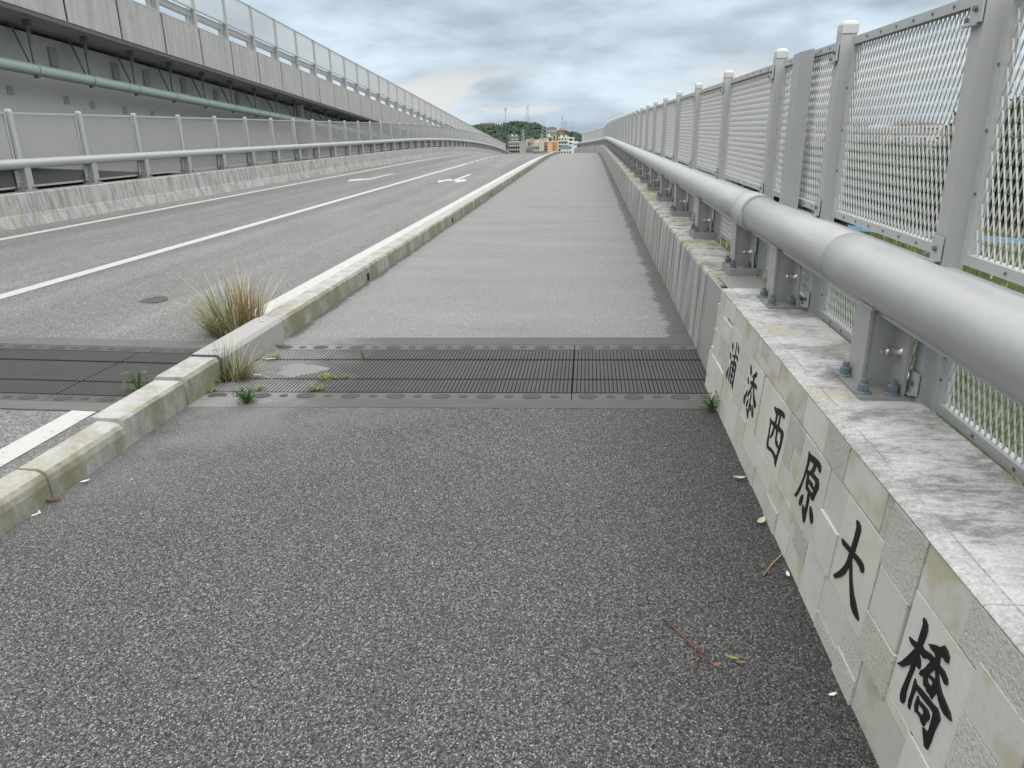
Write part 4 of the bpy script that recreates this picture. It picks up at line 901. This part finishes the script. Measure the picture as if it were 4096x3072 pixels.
for i in range(n+1):
    a = p0+d*(i/n)-bo; b.tube([(a.x, a.y+.06, -.5), (a.x, a.y+.06, .78)], .03, 6)
b.build('stakes', M['steel'], bf)

# ---------------------------------------------------------------- town
def wallmat(name, c): return simple(name, c, .85, 0, .10, .35)
WM = [wallmat('wall_white', (.60, .60, .58)), wallmat('wall_grey', (.33, .33, .32)), wallmat('wall_cream', (.52, .47, .36)), wallmat('wall_pink', (.40, .24, .21)), wallmat('wall_brown', (.24, .19, .16)), wallmat('wall_dark', (.17, .17, .17))]
M['glass'] = simple('dark_window', (.035, .04, .045), .25, 0, .2, 1); M['roof_g'] = wallmat('roof_grey', (.27, .27, .27)); M['roof_b'] = wallmat('roof_blue', (.045, .075, .15)); M['roof_d'] = wallmat('roof_dark', (.07, .08, .10)); M['roof_br'] = wallmat('roof_brown', (.13, .09, .075)); M['peach'] = wallmat('wall_peach', (.58, .42, .30)); M['orange'] = wallmat('wall_orange', (.42, .20, .09)); M['yellow'] = wallmat('wall_yellow', (.45, .40, .22))
def building(name, label, cat, u, vtop, D, w, dp, wall, roof='flat', floors=3, cols=4, base=None, rz=None, group=None, win=True, balc=False, roofm=None, tank=False):
    p = far(u, vtop, D); zt = p.z; z0 = base if base is not None else terrain(p.x, p.y)-.5
    ang = math.atan2(-p.x, p.y) if rz is None else rz
    t = empty(name, (p.x, p.y, z0), ang); tag(t, label, cat, group); H_ = zt-z0; rh = 0 if roof == 'flat' else w*.22
    b = MB(); b.box(-w/2, w/2, 0, dp, 0, H_-rh); b.build('wall', wall, t)
    if roof == 'flat':
        b = MB(); b.box(-w/2-.15, w/2+.15, -.15, dp+.15, H_-.0, H_+.45); b.box(-w/2+.3, w/2-.3, .3, dp-.3, H_+.45, H_+.46); r = b.build('roof', roofm or wall, t)
        if tank:
            b = MB(); b.lathe([(w*.07, 0), (w*.07, w*.12), (w*.04, w*.15)], 12, (w*.2, dp*.5, H_+.46)); b.box(-w*.35, -w*.1, dp*.3, dp*.8, H_+.46, H_+.46+w*.14); b.build('water_tank', M['cap'], t)
    else:
        b = MB(); e = w*.06; hz = H_-rh
        b.add([(-w/2-e, -e, hz), (w/2+e, -e, hz), (w/2+e, dp+e, hz), (-w/2-e, dp+e, hz), (-w*.25, dp/2, H_), (w*.25, dp/2, H_)], [(0, 1, 5, 4), (1, 2, 5), (2, 3, 4, 5), (3, 0, 4), (3, 2, 1, 0)]); b.build('roof', roofm or M['roof_g'], t)
    if win:
        fh = (H_-rh)/floors; cwid = w/cols
        for f in range(floors):
            if balc:
                b = MB(); b.box(-w/2+.1, w/2-.1, -1.1, 0, f*fh+.05, f*fh+.2); b.box(-w/2+.1, w/2-.1, -1.1, -1.0, f*fh+.2, f*fh+fh*.36); b.build('balcony', wall, t)
            for c in range(cols):
                x = -w/2+cwid*(c+.5); b = MB(); b.box(x-cwid*.27, x+cwid*.27, -.06, .03, f*fh+fh*.36, f*fh+fh*.82); b.build('window', M['glass'], t)
    return t
B = building
GC = 'buildings in the valley beyond the crest'
B('apartment_block', 'grey apartment block with balcony bands at the left below the hill', 'building', 2056, 571, 430, 6.3, 9, WM[1], floors=4, cols=5, balc=True, group=GC)
B('stair_tower', 'tall plain grey concrete block between the balcony block and pink house', 'building', 2089, 569, 470, 4.2, 7, WM[1], floors=3, cols=2, win=False, group=GC)
B('office_block', 'dull grey block with plant room behind the balcony block', 'building', 2058, 546, 560, 6.2, 10, WM[1], floors=5, cols=4, group=GC, tank=True)
B('colonnade_house', 'grey low house with dark hipped roof and a row of openings', 'house', 2117, 588, 390, 3.4, 6, WM[1], roof='hip', roofm=M['roof_d'], floors=2, cols=6, group=GC)
B('pink_house', 'small pink house standing above the low grey house', 'house', 2117, 568, 520, 2.5, 6, WM[3], floors=2, cols=2, group=GC)
B('grey_shop', 'grey flat building with dark openings left of the peach tower', 'building', 2142, 586, 410, 4.0, 7, WM[1], floors=3, cols=4, group=GC)
B('banded_block', 'grey and pink banded block beside the peach tower', 'building', 2187, 570, 480, 3.0, 6, WM[3], floors=4, cols=2, balc=True, group=GC)
pt_ = B('peach_tower', 'peach and orange tower block with quoined corner and stair turret', 'building', 2213, 569, 430, 6.2, 8, M['peach'], floors=4, cols=2, win=False, group=GC)
hh = far(2213, 569, 430).z-pt_.location.z
b = MB(); b.box(-.2, 1.75, -.12, 0, 0, hh-.02); b.build('orange_bay', M['orange'], pt_)
b = MB(); [b.box(-.55, -.2, -.14, 0, hh*i/9, hh*(i+.5)/9) for i in range(9)]; b.build('quoins', M['orange'], pt_)
b = MB(); b.box(2.3, 3.1, -.1, 0, 0, hh); b.build('yellow_bay', M['yellow'], pt_)
b = MB(); b.box(-.5, 1.6, 1, 3, hh+.5, hh+3.8); b.box(-.7, 1.8, .8, 3.2, hh+3.8, hh+4.1); tr = b.build('turret', M['yellow'], pt_)
b = MB(); b.box(.15, .95, .92, 1.02, hh+.9, hh+3.2); b.build('turret_window', M['glass'], tr)
B('white_apartments', 'white apartment block with balconies behind the blue roof', 'building', 2256, 551, 520, 7.4, 9, WM[0], floors=4, cols=4, balc=True, group=GC, tank=True)
B('white_apartments', 'plain white apartment block with small side windows at right', 'building', 2284, 553, 505, 4.2, 9, WM[0], floors=4, cols=1, group=GC)
B('blue_roof_hall', 'long hall with a bright blue roof beside the path crest', 'building', 2264, 583, 330, 4.6, 14, WM[0], roof='hip', roofm=M['roof_b'], floors=1, cols=4, group=GC)
wr = B('round_white_building', 'white rounded building with one dark window at the end of the wall', 'building', 2299, 572, 300, 2.4, 6, WM[0], floors=2, cols=1, win=False, group=GC)
b = MB(); b.box(-.35, .45, -.1, 0, 1.9, 2.6); b.build('window', M['glass'], wr)
B('hill_house', 'white house with dark blue roof on the right shoulder of the hill', 'house', 2207, 507, 760, 10, 9, WM[0], roof='hip', roofm=M['roof_d'], floors=1, cols=7, base=-6, group=GC)
B('hill_house', 'brown house with a broad brown roof right of the pylon', 'house', 2248, 515, 720, 7.5, 9, WM[4], roof='hip', roofm=M['roof_br'], floors=2, cols=5, base=-9, group=GC)
B('hill_hall', 'long low grey-brown building on the left hilltop', 'building', 1948, 494, 830, 13, 9, WM[4], floors=1, cols=6, base=2, group=GC)
B('hill_hall', 'small pale building with railings beside the mast', 'building', 1996, 491, 840, 8, 8, WM[0], floors=1, cols=3, base=2, group=GC)
B('red_house', 'small red-walled house on the slope above the white flats', 'house', 2243, 531, 620, 3.0, 6, WM[3], floors=2, cols=2, group=GC)
B('slope_house', 'pale flat house on the slope above the peach tower', 'house', 2216, 529, 640, 5.0, 7, WM[1], floors=3, cols=3, group=GC)
rnd = random.Random(17); k = 0
hl = ['small white flat-roofed house in the jumble below the pylon', 'small grey flat-roofed house in the jumble below the pylon', 'small cream house in the jumble below the pylon']
for i in range(26):
    u = rnd.uniform(2100, 2190); D = rnd.uniform(520, 640); m = rnd.choice([0, 0, 1, 2]); B('small_house', hl[m], 'house', u, rnd.uniform(556, 580), D, rnd.uniform(1.6, 3.2), 4, WM[m], floors=2, cols=2, group='small houses below the pylon', win=False)
hr = ['white flat-roofed house in the town seen through the mesh', 'grey flat-roofed house in the town seen through the mesh', 'cream flat-roofed house in the town seen through the mesh', 'reddish house in the town seen through the mesh', 'brown house in the town seen through the mesh', 'dark grey house in the town seen through the mesh']
for i in range(200):
    u = 2430+rnd.random()*1560; D = 190+rnd.random()**.7*960; hgt = rnd.uniform(4, 8) if D < 420 else rnd.uniform(6, 16); m = rnd.choice([0, 0, 0, 1, 1, 2, 3, 4, 5])
    p = far(u, 520, D); w = rnd.uniform(8, 18); t = empty('town_house', (p.x, p.y, terrain(p.x, p.y)-.3), math.atan2(-p.x, p.y)+rnd.uniform(-.5, .5)); tag(t, hr[m], 'house', 'houses of the town beyond the mesh fence')
    b = MB(); b.box(-w/2, w/2, -4, 4, 0, hgt); b.build('wall', WM[m], t); b = MB(); b.box(-w/2-.2, w/2+.2, -4.2, 4.2, hgt, hgt+.4); b.box(-w*.3, -w*.05, -2, 2, hgt+.4, hgt+2.2); b.build('roof', M['roof_g'], t)
    if D < 700:
        for f in range(int(hgt//3)):
            b = MB(); [b.box(-w/2+w*(c+.2)/4, -w/2+w*(c+.8)/4, -4.08, -3.98, f*3+1, f*3+2.3) for c in range(4)]; b.build('window', M['glass'], t)
pk = far(3935, 497, 420); B('pink_house', 'pale house with a pink gable beside the ridge trees', 'house', 3932, 497, 420, 8, 8, WM[3], floors=2, cols=3, base=-13, group='houses of the town beyond the mesh fence')
rw = empty('retaining_wall', tuple(far(4050, 560, 100))); tag(rw, 'long pale grey retaining wall between the two bands of trees', 'wall'); ro = Vector(rw.location)
a, c = far(3830, 566, 112), far(4600, 556, 96); a.z = c.z = .0
b = MB(); w = Vector((c.y-a.y, a.x-c.x, 0)).normalized()*.4
b.add([tuple(Vector((q.x+s*w.x, q.y+s*w.y, z))-ro) for z in (-12, .35) for q, s in ((a, 1), (c, 1), (c, -1), (a, -1))], [(0, 1, 5, 4), (1, 2, 6, 5), (2, 3, 7, 6), (3, 0, 4, 7), (4, 5, 6, 7)]); b.build('wall_face', M['conc_f'], rw)

# ---------------------------------------------------------------- hill, forest, pylons
SIL = [(1500, 520), (1700, 512), (1850, 503), (1912, 500), (1930, 496), (2000, 496), (2040, 490), (2070, 485), (2095, 486), (2112, 488), (2140, 493), (2160, 500), (2185, 511), (2200, 524), (2225, 526), (2250, 522), (2290, 527), (2312, 535), (2345, 545), (2400, 556), (2500, 560)]
def sil(u):
    if u <= SIL[0][0]: return SIL[0][1]
    for (a, va), (c, vc) in zip(SIL[:-1], SIL[1:]):
        if a <= u <= c: return va+(vc-va)*(u-a)/(c-a)
    return SIL[-1][1]
def hillz(u, D):
    top = far(u, sil(u)+5, 900); zt = top.z; p = far(u, 560, D)
    t = clamp((D-640)/260.0, 0, 1); t = t*t*(3-2*t); q = clamp((D-1000)/500.0, 0, 1)
    fade = clamp((u-1000)/400.0, 0, 1)*clamp((2560-u)/100.0, 0, 1)
    return terrain(p.x, p.y)-.3+(zt-terrain(p.x, p.y))*t*(1-q*q*(3-2*q))*fade
hm = MB(); us = list(range(950, 2601, 22)); Ds = [630, 660, 690, 720, 750, 780, 810, 840, 870, 900, 950, 1000, 1100, 1250, 1400, 1500]
vs = []
for D in Ds:
    for u in us: p = far(u, 560, D); vs.append((p.x, p.y, hillz(u, D)))
n = len(us); hm.add(vs, [(j*n+i, j*n+i+1, (j+1)*n+i+1, (j+1)*n+i) for j in range(len(Ds)-1) for i in range(n-1)])
struct(hm.build('hill', simple('hill_soil', (.05, .065, .035), .95, 0, .3, .02), smooth=True))
fo_ = MB(); rnd = random.Random(2)
for i in range(1900):
    u = rnd.uniform(1650, 2420); D = 650+rnd.random()*300
    if 2190 < u < 2290 and rnd.random() < .55 and D > 640: continue
    p = far(u, 560, D); z = hillz(u, D); R = rnd.uniform(1.4, 3.2)*(1.0 if D < 880 else .7); hz = R*rnd.uniform(.9, 1.3)
    for _ in range(16):
        d = Vector((rnd.gauss(0, 1), rnd.gauss(0, 1), abs(rnd.gauss(0, 1)))).normalized(); q = Vector((p.x+d.x*R, p.y+d.y*R, z+d.z*hz)); s = R*rnd.uniform(.35, .6)
        a = Vector((rnd.gauss(0, 1), rnd.gauss(0, 1), rnd.gauss(0, 1))).normalized(); e = a.cross(d).normalized(); a = e.cross(d).normalized(); nn = d*s*.25
        fo_.add([tuple(q-a*s-nn), tuple(q+e*s-nn), tuple(q+a*s-nn), tuple(q-e*s-nn), tuple(q+nn)], [(0, 1, 4), (1, 2, 4), (2, 3, 4), (3, 0, 4)])
o = fo_.build('forest', M['leafH']); o['label'] = 'dense dark green woodland covering the hill beyond the road crest'; stuff(o)
M['pyl'] = simple('pylon_steel', (.30, .33, .34), .6, .3); M['pyl_w'] = simple('pylon_pale', (.45, .50, .50), .6, .2)
def pylon(label, u, vt, vb, D, wb, mat, arms=3, th=.10):
    a, c = far(u, vt, D), far(u, vb, D); H_ = a.z-c.z; t = empty('pylon', (c.x, c.y, c.z), math.atan2(-c.x, c.y)); tag(t, label, 'pylon', 'pylons on and before the hill'); b = MB()
    def half(z): k = z/H_; return wb/2*(1-k)**1.35+wb*.045
    zs = [H_*i/9 for i in range(10)]
    for sx_, sy in ((-1, -1), (1, -1), (1, 1), (-1, 1)): b.tube([(sx_*half(z), sy*half(z), z) for z in zs], th, 4)
    for i in range(9):
        for sy in (-1, 1):
            b.tube([(-half(zs[i]), sy*half(zs[i]), zs[i]), (half(zs[i+1]), sy*half(zs[i+1]), zs[i+1])], th*.6, 4); b.tube([(half(zs[i]), sy*half(zs[i]), zs[i]), (-half(zs[i+1]), sy*half(zs[i+1]), zs[i+1])], th*.6, 4)
    b.build('lattice', mat, t); b = MB()
    for i in range(arms):
        z = H_*(.97-.12*i); L_ = wb*(.34+.08*i); b.tube([(-L_, 0, z), (0, 0, z+H_*.02), (L_, 0, z)], th*.8, 4)
    if arms: b.build('cross_arms', mat, t)
pylon('tall thin pylon standing on the hilltop right of the mast', 2111, 423, 494, 900, 6.5, M['pyl'], 2, .13)
pylon('pale low pylon in front of the hill near the grey blocks', 2093, 517, 575, 560, 3.2, M['pyl_w'], 4, .07)
pylon('large four-legged pylon in front of the hill left of the peach tower', 2177, 468, 570, 600, 6.4, M['pyl_w'], 3, .10)
pylon('slim grey pylon on the right shoulder of the hill', 2249, 464, 520, 850, 3.6, M['pyl'], 3, .12)
pylon('shorter broad-armed pylon just right of the slim pylon', 2262, 482, 522, 880, 4.4, M['pyl'], 3, .12)
pylon('smallest faint pylon right of the hill houses', 2287, 506, 530, 1000, 3.0, M['pyl'], 2, .10)
a, c = far(2023, 431, 830), far(2023, 508, 830)
t = empty('phone_mast', tuple(c)); tag(t, 'slender phone mast with antenna ring on the hilltop', 'mast'); b = MB(); b.tube([(0, 0, 0), (0, 0, a.z-c.z)], [.32, .2], 8); b.build('pole', M['pyl'], t)
b = MB(); hz = a.z-c.z
for k in range(6): b.box(1.2*math.cos(k*1.047)-.15, 1.2*math.cos(k*1.047)+.15, 1.2*math.sin(k*1.047)-.15, 1.2*math.sin(k*1.047)+.15, hz-2.6, hz-.3)
b.lathe([(1.3, 0), (1.3, .15)], 12, (0, 0, hz-2.0)); b.build('antennas', M['pyl_w'], t)
